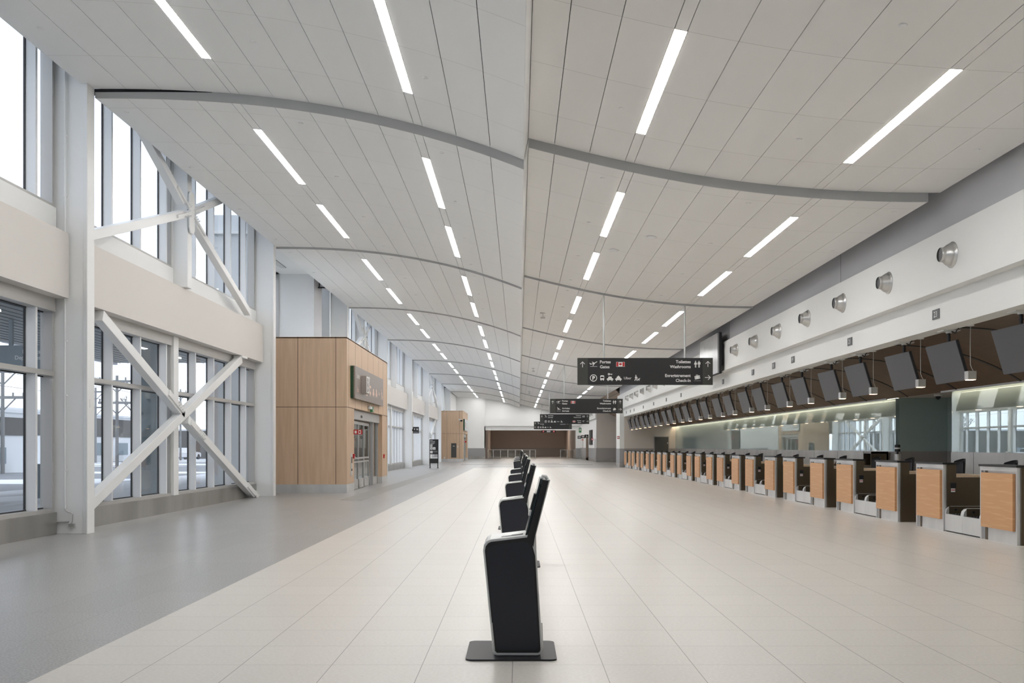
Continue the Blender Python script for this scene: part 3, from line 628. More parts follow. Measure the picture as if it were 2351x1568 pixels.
# vents
def vent():
    t = thing('air_nozzle', '', 'air nozzle', (7.1, 15.75, 4.59), 'round air nozzles on the white band')
    prof = [(0, .213), (.012, .213), (.014, .19), (.05, .185), (.09, .165), (.135, .128), (.16, .118), (.20, .118), (.205, .112)]
    q = MB(); V = []; n = 28
    for d, r in prof:
        for i in range(n): a = 2*math.pi*i/n; V.append((-d, r*math.cos(a), r*math.sin(a)))
    F = []
    for j in range(len(prof)-1):
        for i in range(n): l = (i+1) % n; F.append((j*n+i, (j+1)*n+i, (j+1)*n+l, j*n+l))
    q.add(V, F, 'vent', True); q.build('cone', t)
    q = MB(); q.add([(-.19, .113*math.cos(2*math.pi*i/20), .113*math.sin(2*math.pi*i/20)) for i in range(20)], [tuple(range(20))[::-1]], 'black'); q.build('nozzle_opening', t)
    return t
VD = [15.75, 18.46, 21.05, 23.6, 26.2, 28.75, 31.3, 46.8, 49.4, 52.0, 54.6, 57.3, 59.8, 62.3]
v0 = vent(); v0['label'] = 'round metal air nozzle on the white band, nearest of the row'
for i, d in enumerate(VD[1:], 1):
    dup(v0, (7.1, d, 4.59), 'round metal air nozzle on the white band, %s one %s' % (ORD[i if i < 7 else i-7], 'from the near end' if i < 7 else 'beyond the nearest hanging sign'))
for i, d in enumerate((92.7, 95.3)): dup(v0, (7.1, d, 4.59), 'round metal air nozzle far off beyond the desks, %s of the two' % ('nearer' if i == 0 else 'farther'))
# desk numbers
for d, n in ((16.8, '23'), (21.17, '21'), (25.57, '19'), (27.5, '18'), (29.95, '17'), (34.3, '15'), (43.2, '11'), (47.5, '9'), (52, '7'), (56.3, '5'), (60.8, '3'), (62.8, '2'), (65.2, '1')):
    t = thing('number_sign', 'small grey desk number plate reading %s above the check-in desks' % n, 'number sign', (FX-.003, d, 3.76), 'desk number plates')
    box('plate', -.014, 0, -.135, .135, -.085, .085, 'plate', t); put_text(frame((-.014, 0, 0), (0, -1, 0), (0, 0, 1)), n, 0, -.05, .10, t, 'letter', 'c', 'lettering', 0)
# video wall
t = thing('video_wall', 'tall dark grey display wall of upright panels fixed to the white band', 'display', (6.85, 33.1, 3.97))
box('cabinet', .05, .14, 0, 3.24, 0, 1.42, 'black', t)
M['vwall'] = mat('video_wall_panel', (.30, .31, .32), .22, .3)
for i in range(4): box('display_panel', 0, .05, .81*i+.006, .81*(i+1)-.006, .02, 1.40, 'vwall', t)
box('wall_bracket', .14, .25, .2, 3.0, .3, 1.0, 'black', t)
# ---------------------------------------------------------------- check-in desks
def desk():
    t = thing('check_in_desk', '', 'desk', (7.28, 14.04, 0), 'check-in desks')
    W = 1.13
    q = MB(); q.box(.04, .22, .0, W, .0, 1.14, 'bronze'); q.box(.22, .85, 0, W, 0, .92, 'bronze'); q.build('body', t)
    q = MB(); q.box(-.02, .26, -.012, W+.012, 1.14, 1.172, 'black'); q.build('countertop', t)
    q = MB(); q.box(0, .06, 0, .045, 0, 1.14, 'stain'); q.box(0, .06, W-.045, W, 0, 1.14, 'stain'); q.box(0, .05, .045, W-.045, 1.075, 1.14, 'stain'); q.box(.03, .05, .045, W-.045, 0, 1.075, 'stain'); q.box(.022, .032, W-.19, W-.12, 0, 1.075, 'bronze'); q.build('front_frame', t)
    q = MB(); q.box(-.03, .012, .075, W-.085, .20, 1.045, 'desk_oak'); q.build('wood_panel', t)
    q = MB(); q.box(.22, .87, .005, W-.005, .92, .955, 'counter'); q.build('work_top', t)
    return t
d0 = desk(); d0['label'] = 'nearest oak-fronted check-in desk, cut by the right edge of the photo'
def belt():
    t = thing('baggage_belt', '', 'baggage belt', (7.30, 15.185, 0), 'baggage belts between desks')
    W = .64
    q = MB(); q.box(0, .04, .05, W-.05, .02, .30, 'stain'); q.build('front_plate', t)
    for s in (0, W-.05):
        pts = [(0, .02), (2.6, .02), (2.6, .43), (.10, .43), (.05, .415), (.015, .38), (0, .33)]
        q = MB(); q.prism(pts, s, s+.05, 'stain', 'y'); q.box(.05, 2.58, s+(.05 if s == 0 else -.004), s+(.054 if s == 0 else 0), .30, .425, 'bronze'); q.build('side_rail', t)
    q = MB(); q.box(.04, 2.6, .05, W-.05, .26, .30, 'black')
    for i in range(8):
        for j in range(5): q.box(.08+i*.05, .105+i*.05, .08+j*.1, .14+j*.1, .30, .312, 'screen_e')
    q.build('belt_surface', t)
    q = MB(); q.tube([(.16, W-.051, .37), (.16, W-.06, .37)], .018, 'black', 10); q.build('sensor', t)
    q = MB(); q.box(.02, 2.6, .02, W-.02, 0, .02, 'gap'); q.build('plinth', t)
    return t
bl0 = belt(); bl0['label'] = 'stainless baggage belt at the right, nearer one between the nearest two desks'
def monitor():
    t = thing('hanging_monitor', '', 'monitor', (7.45, 14.0, 3.51), 'hanging monitors over the desks')
    # tilted about its top edge, 1.24 m wide
    W = 1.24
    P = lambda u, s, n=0: (.03+s*.205+n*.98, u, -.235-s*.70*.985+n*.205)   # s 0 top .. 1 bottom, n back
    def slab(u0, u1, s0, s1, n0, n1, m, name, par=t):
        V = [P(u0, s0, n0), P(u1, s0, n0), P(u1, s1, n0), P(u0, s1, n0), P(u0, s0, n1), P(u1, s0, n1), P(u1, s1, n1), P(u0, s1, n1)]
        q = MB(); q.add(V, [(0, 1, 2, 3), (7, 6, 5, 4), (0, 4, 5, 1), (1, 5, 6, 2), (2, 6, 7, 3), (3, 7, 4, 0)], m); return q.build(name, par)
    slab(0, W, 0, 1, .006, .05, 'screen_e', 'housing'); slab(.008, W-.008, .012, .988, 0, .006, 'screen', 'screen')
    q = MB(); q.tube([(.19, W/2, -.01), (.19, W/2, -.36), (.23, W/2, -.54)], .028, 'black', 12); q.tube([(.19, W/2, -.12), (.19, W/2, -.14)], .034, 'black', 12); q.build('pole', t)
    q = MB(); q.bar((.23, W/2, -.50), (.19, W/2, -.47), .2, .05, 'black', (0, 0, 1)); q.build('bracket', t)
    q = MB(); q.box(.04, .34, W/2-.13, W/2+.13, -.022, 0, 'shell'); q.tube([(.19, W/2, -.05), (.19, W/2, -.022)], .05, 'shell', 12); q.tube([(.2, W/2-.1, -.03), (.22, W/2-.2, -.07), (.2, W/2-.3, -.02), (.2, W/2-.36, -.01)], .012, 'black', 6); q.build('ceiling_plate', t)
    return t
m0 = monitor(); m0['label'] = 'hanging monitor nearest the camera, cut by the right edge of the photo'
def pendant():
    t = thing('pendant_lamp', '', 'pendant lamp', (7.66, 16.3, 3.51), 'small cube pendant lamps')
    q = MB(); q.tube([(0, 0, 0), (0, 0, -.015), (0, 0, -.02)], [.06, .06, .03], 'shell', 14); q.build('canopy', t)
    q = MB(); q.tube([(0, 0, -.015), (.0, .01, -.4), (.0, .0, -.68), (.02, -.01, -.74), (.04, -.02, -.785)], .006, 'cord', 6); q.build('cord', t)
    q = MB(); q.box(-.08, .06, -.09, .05, -.93, -.925+.14, 'vent'); q.box(-.07, .05, -.08, .04, -.931, -.9305, 'pend'); q.build('cube_shade', t)
    q = MB(); q.box(-.07, .05, -.08, .04, -.937, -.932, 'pend'); q.build('lamp_opening', t)
    return t
p0 = pendant(); p0['label'] = 'small cube pendant lamp beside the nearest fully visible monitor'
def chair():
    t = thing('desk_chair', '', 'chair', (8.45, 14.6, 0), 'black chairs behind the desks')
    q = MB(); V = []; n = 9
    for th in (0, .02):
        for i in range(7):
            z = .64+i*.095; wv = .21+.03*math.sin(i/6*math.pi)-.02*(i == 6)
            for j in range(n):
                s = -1+2*j/(n-1); V.append((.22+.10*(1-s*s)+.03*(i/6)**2+th-(.06 if i == 6 else 0)*0, s*wv, z-.05*(s*s)*(i == 6)))
    F = []
    for b in (0, 7*n):
        for i in range(6):
            for j in range(n-1): f = (b+i*n+j, b+i*n+j+1, b+(i+1)*n+j+1, b+(i+1)*n+j); F.append(f if b else f[::-1])
    for j in range(n-1): F.append((6*n+j, 6*n+j+1, 13*n+j+1, 13*n+j)); F.append((j, 7*n+j, 7*n+j+1, j+1))
    q.add(V, F, 'chair', True); q.build('backrest', t)
    q = MB(); q.box(-.24, .24, -.24, .24, .60, .66, 'chair', .06); q.build('seat', t)
    q = MB(); q.tube([(0, 0, .08), (0, 0, .60)], .03, 'black', 10); q.bar((.0, 0, .57), (.32, 0, .80), .06, .02, 'black', (0, 1, 0)); q.build('post', t)
    q = MB()
    for i in range(5):
        a = 2*math.pi*i/5; q.bar((0, 0, .10), (.28*math.cos(a), .28*math.sin(a), .06), .04, .03, 'black', (0, 0, 1)); q.tube([(.27*math.cos(a), .27*math.sin(a)-.02, .03), (.27*math.cos(a), .27*math.sin(a)+.02, .03)], .03, 'black', 10)
    q.build('wheel_base', t)
    return t
c0 = chair(); c0['label'] = 'black chair behind the nearest check-in desk at the right edge'
def scale_box(y, i):
    t = thing('weight_display', 'black weight display with white sticker on the bronze side of the %s desk' % ORD[i], 'weight display', (7.40, y-.001, .74), 'black weight displays on desk sides')
    box('display', 0, .09, -.02, 0, 0, .085, 'black', t); q = MB(); q.box(.01, .08, -.004, 0, -.07, -.01, 'letter'); q.box(.012, .078, -.006, -.004, -.045, -.03, 'red'); q.build('sticker', t)
def nth(n): return ORD[n]+(' from the camera' if n else ' the camera')
di = 1
for p in range(12):
    y = 14.04+4.42*p
    for s in (0, 1):
        yy = y+2.44*s; idx = 2*p+s
        if idx:
            dup(d0, (7.28, yy, 0), 'oak-fronted check-in desk in the row, %s one from the near end' % ORD[idx])
            dup(m0, (7.45, yy-.02, 3.51), 'dark hanging monitor in the row over the desks, %s one from the near end' % ORD[idx])
            dup(c0, (8.45, yy+.55, 0), 'black chair behind the %s check-in desk' % ORD[idx])
            if idx > 1: dup(p0, (7.66, yy-.14, 3.51), 'small lit cube pendant lamp beside the %s hanging monitor' % ORD[idx])
        if s == 1: scale_box(yy, idx)
    for s in (0, 1):
        if p or s: dup(bl0, (7.30, y+1.145+.645*s, 0), 'stainless baggage belt, %s one of the pair between the %s and %s desks' % ('nearer' if s == 0 else 'farther', ORD[2*p], ORD[2*p+1]))
# bits on the work tops
for i, y in enumerate((17.3, 19.4, 21.8, 23.6)):
    t = thing('ticket_printer', 'small tilted bronze ticket reader on the work top of the %s visible desk' % ORD[i], 'ticket reader', (7.75, y, .985), 'tilted ticket readers on work tops')
    q = MB(); q.bar((0, 0, 0), (.09, 0, .11), .09, .05, 'oak_edge' if i % 2 else 'bronze', (0, 0, 1)); q.build('reader', t); q = MB(); q.tube([(-.05, -.05, -.03), (-.05, -.05, .06)], [.02, .008], 'black', 8); q.build('stylus', t)
t = thing('signal_beacon', 'black stack beacon on a stainless post before the grey recess', 'beacon', (10.4, 26.4, 0))
q = MB(); q.tube([(0, 0, 0), (0, 0, 1.24)], .085, 'stain', 16); q.build('post', t); q = MB(); q.tube([(0, 0, 1.24), (0, 0, 1.31)], .03, 'black', 10); q.tube([(0, 0, 1.31), (0, 0, 1.38)], .075, 'black', 14); q.tube([(0, 0, 1.42), (0, 0, 1.50)], .075, 'black', 14); q.build('black_segment', t); q = MB(); q.tube([(0, 0, 1.38), (0, 0, 1.42)], .07, 'letter', 14); q.build('white_segment', t)
t = thing('oversize_console', 'open dark metal cabinet standing against the dado left of the recess', 'cabinet', (10.3, 28.1, 0))
q = MB(); q.box(0, .5, 0, .04, 0, 1.30, 'bronze'); q.box(0, .5, .6, .64, 0, 1.30, 'bronze'); q.box(0, .5, 0, .64, 1.24, 1.30, 'stain_d'); q.box(.45, .5, 0, .64, 0, 1.3, 'black'); q.box(0, .5, .04, .6, 0, .9, 'bronze'); q.build('cabinet_body', t)
# ---------------------------------------------------------------- self-service kiosks
def kiosk():
    t = thing('self_service_kiosk', '', 'kiosk', (0, 6.49, 0), 'self-service kiosks in a row')
    def arc(cx, cz, r, a0, a1, n=5): return [(cx+r*math.cos(math.radians(a0+(a1-a0)*i/n)), cz+r*math.sin(math.radians(a0+(a1-a0)*i/n))) for i in range(n+1)]
    y0, y1 = .11, .51
    # floor plate
    q = MB(); P = []
    for cx, cy, a in ((-.362+.05, .05, 180), (.259-.05, .05, 270), (.259-.05, .58, 0), (-.362+.05, .58, 90)): P += arc(cx, cy, .05, a, a+90)
    q.prism(P, 0, .012, 'black', 'z'); q.build('floor_plate', t)
    # white shell around the lower body
    sh = [(-.178, .045), (-.196, .225), (-.246, .735), (-.240, .775), (-.222, .80), (-.195, .812), (.062, .842), (.10, .865), (.195, 1.225), (.217, 1.222), (.119, .845), (.123, .70), (.1525, .225), (.162, .05), (.152, .025), (.13, .015), (-.15, .015), (-.17, .022)]
    q = MB(); q.prism(sh, y0, y1, 'shell', 'y'); q.build('shell', t, bevel=.004)
    bl = [(-.165, .05), (-.183, .225), (-.232, .735), (-.226, .765), (-.21, .785), (-.19, .795), (.062, .826), (.085, .80), (.112, .70), (.14, .225), (.149, .055), (.142, .04), (.13, .035), (-.15, .035)]
    for nm, ya, yb in (('side_panel', y0-.006, y0+.001), ('side_panel', y1-.001, y1+.006)):
        q = MB(); q.prism(bl, ya, yb, 'black', 'y'); o = q.build(nm, t)
        ins = [(-.15, .07), (-.17, .225), (-.217, .715), (-.21, .75), (-.185, .772), (.03, .797), (.065, .787), (.09, .755), (.098, .70), (.126, .225), (.134, .075), (.12, .055), (-.135, .055)]
        r = MB(); r.prism(ins, ya-.003 if ya < .3 else ya+.002, yb if ya < .3 else yb+.003, 'navy', 'y'); r.build('inset', o)
    up = [(.045, .822), (.075, .80), (.11, .72), (.119, .84), (.205, 1.222), (.163, 1.222), (.06, .85)]
    q = MB(); q.prism([(.058, .828), (.10, .76), (.112, .84), (.205, 1.215), (.163, 1.222)], y0-.008, y1+.008, 'black', 'y'); q.build('upright', t)
    q = MB(); d = Vector((.105, 0, .394)).normalized(); n = Vector((-d.z, 0, d.x))
    a = Vector((.055, 0, .832)); b = Vector((.160, 0, 1.226))
    V = []
    for pnt in (a, b):
        for off in (0, .012):
            for y in (y0+.01, y1-.01): V.append(pnt+n*off+Vector((0, y, 0)))
    q.add(V, [(0, 1, 3, 2), (4, 6, 7, 5), (0, 4, 5, 1), (2, 3, 7, 6), (0, 2, 6, 4), (1, 5, 7, 3)], 'kscreen'); q.build('touch_screen', t)
    # passport reader, printer slot, camera hood
    q = MB(); c = a+d*.24+n*.012; q.bar(c+Vector((0, .14, 0)), c+Vector((0, .30, 0)), .11, .025, 'black', tuple(n)); q.build('scanner', t)
    q = MB(); c = a+d*.155+n*.014; q.bar(c+Vector((0, .14, 0)), c+Vector((0, .28, 0)), .03, .024, 'shell', tuple(n)); q.build('card_slot', t)
    q = MB(); q.tube([(.155, y0+.06, 1.225), (.165, y0+.06, 1.245), (.19, y0+.06, 1.24), (.20, y0+.06, 1.22)], .012, 'shell', 8); q.box(.15, .17, y0+.02, y1-.05, 1.19, 1.236, 'shell'); q.build('camera_hood', t)
    q = MB()
    sl = lambda x: .812+(x+.195)*.1167
    q.add([(-.12, y0+.06, sl(-.12)+.002), (.03, y0+.06, sl(.03)+.002), (.03, y0+.13, sl(.03)+.002), (-.12, y0+.13, sl(-.12)+.002)], [(0, 1, 2, 3)], 'wains')
    q.add([(-.05, y0+.09, sl(-.05)+.004), (.03, y0+.09, sl(.03)+.004), (.03, y0+.13, sl(.03)+.004), (-.05, y0+.13, sl(-.05)+.004)], [(0, 1, 2, 3)], 'black')
    q.build('printer_slot', t)
    q = MB(); q.bar((-.185, y0-.004, .24), (-.166, y0-.004, .05), .008, .006, 'vent', (0, 1, 0)); q.bar((.158, y0-.004, .24), (.165, y0-.004, .05), .008, .006, 'vent', (0, 1, 0)); q.build('foot_trim', t)
    return t
k0 = kiosk(); k0['label'] = 'nearest black and white self-service kiosk on a black floor plate'
for i, d in enumerate((11.58, 16.85, 21.85, 27.0, 42.3, 47.4, 52.5, 57.6)):
    dup(k0, (0, d-.08, 0), 'black and white self-service kiosk in the row, %s from the camera' % ORD[i+1])
# ---------------------------------------------------------------- hanging wayfinding signs
S = 4.0/2208
def hang_sign(D, xc, lab, rows):
    W = 4.0; H = .795; x0 = xc-W/2; ztop = 4.07
    t = thing('hanging_sign', lab, 'sign', (x0, D, ztop), 'hanging wayfinding signs')
    e = 168*S
    q = MB(); q.box(e, W-165*S, -.06, .06, -H, 0, 'sign'); q.build('sign_panel', t)
    q = MB(); q.box(0, e, -.062, .062, -H, 0, 'sign_e'); q.build('sign_end', t); q = MB(); q.box(W-165*S, W, -.062, .062, -H, 0, 'sign_e'); q.build('sign_end', t)
    for px in (.78, 3.18):
        zz = zr(x0+px)+OFF[1]-4.07
        q = MB(); q.tube([(px, 0, -.01), (px, 0, zz)], .026, 'vent', 10); q.build('hanger_rod', t)
    fr = frame((0, -.0625, 0), (1, 0, 0), (0, 0, 1))
    u = lambda x: (x-50)*S; v = lambda y: -(y-80)*S
    for r in rows:
        k = r[0]
        if k == 't': put_text(fr, r[1], u(r[2]), v(r[3]), (r[5] if len(r) > 5 else 47)*S, t, 'letter', r[4], 'lettering', .0 if r[1] == 'Uber' else .02)
        elif k == 'i': put_icon(fr, r[1], u(r[2]), v(r[3]), r[4]*S, t)
        elif k == 'f': put_flag(fr, u(r[1]), u(r[1]+135), v(r[2]+70), v(r[2]), t)
        elif k == 'P':
            q = MB()
            for P in ring(u(310), v(r[1]), 48*S, 58*S): q.add([fr(x, y, .004) for x, y in P], [(0, 1, 2, 3)], 'letter')
            q.build('pictogram', t); put_text(fr, 'P', u(313), v(r[1]+30), 60*S, t, 'letter', 'c', 'lettering', .03)
    return t
def transport(y): return [('P', y), ('i', 'bus', 452, y, 50), ('i', 'car', 580, y+5, 55), ('i', 'key', 580, y-62, 42), ('i', 'taxi', 718, y+5, 55), ('t', 'Uber', 808, y+22, 'l', 42), ('i', 'walk', 1015, y, 52)]
def gates(y, fl=True): return [('i', 'depart', 312, y-2, 66), ('i', 'line', 312, y+48, 60), ('t', 'Portes', 415, y-4, 'l'), ('t', 'Gates', 415, y+76, 'l'), ('f', 683, y-22)]
def arrivals(y): return [('i', 'arrive', 312, y-6, 66), ('i', 'line', 312, y+56, 60), ('t', 'Arrivées', 415, y-4, 'l'), ('t', 'Arrivals', 415, y+76, 'l')]
toil = [('t', 'Toilettes', 1897, 166, 'r'), ('t', 'Washrooms', 1897, 246, 'r'), ('i', 'wc', 2005, 183, 57), ('i', 'up', 2178, 178, 54)]
chk = [('t', 'Enregistrement', 1897, 391, 'r'), ('t', 'Check-In', 1897, 471, 'r'), ('i', 'bag', 2005, 398, 62), ('i', 'right', 2178, 400, 54)]
hang_sign(28.5, 3.74, 'nearest hanging sign, with Portes Gates above parking, bus and taxi pictograms', [('i', 'up', 131, 185, 54)]+gates(172)+transport(408)+toil+chk)
hang_sign(52.9, 3.72, 'second hanging sign, with Portes Gates above Arrivées Arrivals', [('i', 'up', 131, 185, 54)]+gates(172)+arrivals(395)+toil+chk)
hang_sign(78.1, 3.72, 'third hanging sign, with Arrivées Arrivals above pictograms and Gates at its right', [('i', 'up', 131, 185, 54)]+arrivals(172)+transport(408)+toil+[('t', 'Portes', 1897, 391, 'r'), ('t', 'Gates', 1897, 471, 'r'), ('f', 1510, 372), ('i', 'depart', 2005, 385, 60), ('i', 'line', 2005, 440, 55), ('i', 'right', 2178, 400, 54)])
hang_sign(101.5, 3.60, 'farthest hanging sign, partly behind the third, with a left arrow', [('i', 'up', 131, 185, 54), ('i', 'left', 131, 400, 54)]+arrivals(172)+transport(408)+toil)
# ---------------------------------------------------------------- ceiling lights
def clight(x, zf, hw=.07):
    s = (zf(x+.05)-zf(x-.05))/.1; L = 3.66
    t = thing('ceiling_light', '', 'ceiling light', (x, 0, zf(x)), 'recessed linear ceiling lights')
    def slab(a, b, y0, y1, z0, z1, m, nm):
        V = [(a, y0, a*s+z0), (b, y0, b*s+z0), (b, y1, b*s+z0), (a, y1, a*s+z0), (a, y0, a*s+z1), (b, y0, b*s+z1), (b, y1, b*s+z1), (a, y1, a*s+z1)]
        q = MB(); q.add(V, [(0, 3, 2, 1), (4, 5, 6, 7), (0, 1, 5, 4), (1, 2, 6, 5), (2, 3, 7, 6), (3, 0, 4, 7)], m); return q.build(nm, t)
    slab(-hw, hw, .01, L-.01, -.004, .0, 'lampwhite', 'diffuser'); slab(-hw-.007, hw+.007, 0, L, -.002, .008, 'lampframe', 'frame')
    return t
ROWS = [(-4.775, zl, 'outer row of the left vault'), (-1.695, zl, 'inner row of the left vault'), (1.865, zr, 'inner row of the right vault'), (5.035, zr, 'outer row of the right vault')]
for x, zf, nm in ROWS:
    base = None; i = 0
    for k in range(-1, 9):
        for st in (1.35, 6.82):
            y = bs(k)+st+(.13 if k == 0 else 0)
            if y < 0 or y > END-4: continue
            lab = 'bright linear ceiling light, %s in the %s' % (ORD[i], nm); i += 1
            loc = (x, y, zf(x)+OFF[k])
            if base is None: base = clight(x, zf); base.location = loc; base['label'] = lab
            else: dup(base, loc, lab)
# small round caps (sprinkler covers) in the ceiling
def cap(r=.045):
    q = MB(); q.tube([(0, 0, .003), (0, 0, -.006), (0, 0, -.010)], [r, r, r*.8], 'white', 14); return q.build('sprinkler_cap')
c1 = cap(); first = True
for ri, (x, zf, nm) in enumerate(((-6.9, zl, 'left edge'), (-3.83, zl, 'left vault middle'), (-1.34, zl, 'left vault beside the ridge'), (1.48, zr, 'right vault beside the ridge'), (4.04, zr, 'right vault middle'), (6.6, zr, 'right edge'))):
    i = 0
    for k in range(0, 7):
        for st in ((6.0, 9.75) if k == 0 else (.7, 4.05, 7.6, 11.05)):
            y = bs(k)+st; lab = 'small round white sprinkler cap, %s along the %s' % (ORD[i], nm); i += 1
            if first: o = c1; first = False
            else: o = c1.copy(); COL.objects.link(o)
            o.location = (x, y, zf(x)+OFF[k]); tag(o, lab, 'sprinkler cap', 'round sprinkler caps in the ceiling')
for i, (x, y) in enumerate(((2.82, 20.4), (2.22, 22.3))):
    q = MB(); q.tube([(0, 0, .003), (0, 0, -.02), (0, 0, -.03)], [.11, .11, .07], 'white', 18); o = q.build('smoke_detector'); o.location = (x, y, zr(x)); tag(o, 'white round smoke detector on the right vault, %s of the two' % ('nearer' if i == 0 else 'farther'), 'smoke detector', 'white smoke detectors')
for i, (x, y, k) in enumerate(((.87, 34.8, 2), (.9, 59, 4), (.9, 83, 6))):
    t = thing('ceiling_sensor', 'small grey sensor hanging on a stem beside the ridge, %s one' % ORD[i], 'sensor', (x, y, zr(x)+OFF[k]), 'hanging sensors by the ridge'); q = MB(); q.tube([(0, 0, 0), (0, 0, -.16)], .012, 'vent', 8); q.box(-.1, .1, -.02, .02, -.03, -.005, 'vent'); q.build('stem', t); q = MB(); q.box(-.08, .08, -.04, .04, -.22, -.16, 'vent'); q.build('head', t)
# ---------------------------------------------------------------- left: blade sign, totem
t = thing('blade_sign', 'square black sign with telephone pictogram projecting from a white column', 'sign', (-7.15, 64.5, 2.33)); box('sign_panel', .05, .45, -.02, .02, 0, .43, 'sign', t); box('bracket', 0, .05, -.015, .015, .15, .28, 'black', t)
fr = frame((.25, -.021, .25), (1, 0, 0), (0, 0, 1)); put_icon(fr, 'phone', -.09, .03, .08, t); put_icon(fr, 'mail', .09, .03, .08, t); q = MB(); q.box(-.16+.25, .41, -.024, -.021, .09, .10, 'letter'); q.box(.09, .41, -.024, -.021, .05, .06, 'letter'); q.build('text_line', t)
t = thing('information_totem', 'tall black freestanding accessibility sign on two short legs by the windows', 'sign', (-5.97, 64.3, 0))
box('sign_panel', 0, .60, -.03, .03, .32, 1.93, 'sign', t)
for x in (.04, .56): q = MB(); q.box(x-.03, x+.03, -.05, .05, 0, .32, 'black'); q.box(x-.06, x+.06, -.2, .2, 0, .02, 'black'); q.build('leg', t)
box('cross_bar', -.10, .70, -.045, -.03, .19, .22, 'stain', t)
fr = frame((0, -.0305, 0), (1, 0, 0), (0, 0, 1))
put_text(fr, 'Aide à', .05, 1.83, .045, t); put_text(fr, "l'accessibilité", .05, 1.77, .045, t); put_text(fr, 'Accessibility', .05, 1.68, .045, t); put_text(fr, 'assistance', .05, 1.61, .045, t)
def tile(x, z, s, kd):
    q = MB(); q.box(x, x+s, -.033, -.0305, z, z+s, 'letter'); o = q.build('pictogram_tile', t)
    put_icon(frame((x+s/2, -.0335, z+s/2), (1, 0, 0), (0, 0, 1)), kd, 0, 0, s*.36, o, 'sign', 'pictogram')
tile(.05, 1.43, .15, 'wc'); tile(.05, 1.24, .16, 'bag'); tile(.24, 1.24, .16, 'walk'); tile(.05, 1.0, .16, 'wheel')
q = MB()
for z in (1.14, 1.10, 1.06): q.box(.24, .54, -.033, -.0305, z, z+.012, 'wains')
q.build('text_line', t)
q = MB(); q.box(.05, .55, -.033, -.0305, .65, .93, 'wains'); q.box(.05, .55, -.034, -.033, .65, .72, 'letter'); q.box(.05, .18, -.034, -.033, .72, .93, 'letter'); q.box(.2, .32, -.034, -.033, .78, .92, 'grey_wall'); q.build('map_panel', t)
# ---------------------------------------------------------------- far end
b = MB(); b.box(-7.9, -3.9, END, END+.4, 1.25, 8.3, 'white'); b.box(-3.9, 8, END-.15, END+.3, 3.83, 4.81, 'white'); b.box(-3.9, 8, END+.25, END+.5, 4.8, 8.3, 'white'); b.box(-3.9, 6.7, END+.1, END+.5, 3.33, 3.84, 'white'); b.box(6.65, 7.4, END, END+.3, 1.25, 3.9, 'white'); struct(b.build('wall_far'))
b = MB(); b.box(-7.9, -3.9, END-.01, END+.4, .28, 1.25, 'wains'); b.box(6.65, 7.4, END-.01, END+.3, .28, 1.25, 'wains'); struct(b.build('wall_far'))
b = MB(); b.box(-7.9, -3.9, END-.02, END+.4, 0, .28, 'stain_d'); b.box(6.65, 7.4, END-.02, END+.3, 0, .28, 'stain_d'); struct(b.build('baseboard_far'))
b = MB(); b.box(-4.0, -3.9, END, 138, 0, 3.8, 'dimlit_wall'); b.box(6.6, 6.7, END+.3, 138, 0, 3.8, 'dimlit_wall'); b.box(-4, 6.7, 138, 138.2, 1.25, 3.8, 'dimlit_wall'); struct(b.build('wall_corridor'))
b = MB(); b.box(-4, 6.7, 137.95, 138.2, 0, 1.25, 'wains_w'); struct(b.build('wall_corridor'))
struct(box('ceiling_corridor', -4, 6.7, END+.5, 138.2, 3.8, 3.9, 'dimlit_wall'))
M['down'] = emis('corridor_fill', (1, .90, .80), 50)
t = thing('cove_or_fill_light', 'added warm fill light hidden under the ceiling of the far corridor', 'cove light', (1.4, 127, 3.8)); box('led_strip', -3.5, 4.5, 0, .12, -.10, -.03, 'down', t); box('housing', -3.6, 4.6, -.02, .14, -.03, -.001, 'gap', t)  # unseen strip added to brighten the corridor, not a known lamp
for nm, x0, x1, ps in (('long', -3.66, 2.0, (-3.62, -3.0, -2.14, -1.28, -.4, .45, 1.3, 1.96)), ('short', 4.85, 6.6, (4.9, 5.7, 6.5))):
    t = thing('glass_railing', '%s glass railing with steel posts before the far dim-lit wall' % nm, 'railing', (0, 113, 0), 'glass railings at the far opening')
    box('handrail', x0, x1, -.03, .03, 1.04, 1.08, 'vent', t)
    for p in ps: q = MB(); q.box(p-.03, p+.03, -.02, .02, 0, 1.04, 'vent'); q.box(p-.09, p+.09, -.03, .03, .86, .89, 'vent'); q.box(p-.09, p+.09, -.03, .03, .2, .23, 'vent'); q.build('post', t)
    box('glass_panel', x0+.05, x1-.05, -.006, .006, .1, .98, 'glass_rail', t)
t = thing('no_entry_sign', 'small dark no-entry sign hanging over the far opening', 'sign', (2.64, END-.25, 3.05)); box('sign_panel', 0, 1.66, -.03, .03, 0, .28, 'sign', t)
for x in (.3, 1.36): MB().box(x-.015, x+.015, -.01, .11, .28, .80, 'vent').build('hanger', t)
fr = frame((0, -.031, 0), (1, 0, 0), (0, 0, 1))
for x in (.22, 1.44):
    q = MB(); q.add([fr(x+a*1, .14+b2, .003) for a, b2 in circ(0, 0, .11, 18)], [tuple(range(18))], 'red'); q.add([fr(x+a, .14+b2, .006) for a, b2 in rc(-.07, .07, -.02, .02)], [(0, 1, 2, 3)], 'letter'); q.build('no_entry_disc', t)
q = MB(); q.box(.62, 1.04, -.035, -.031, .17, .21, 'letter'); q.box(.62, 1.04, -.035, -.031, .08, .12, 'letter'); q.build('text_line', t)
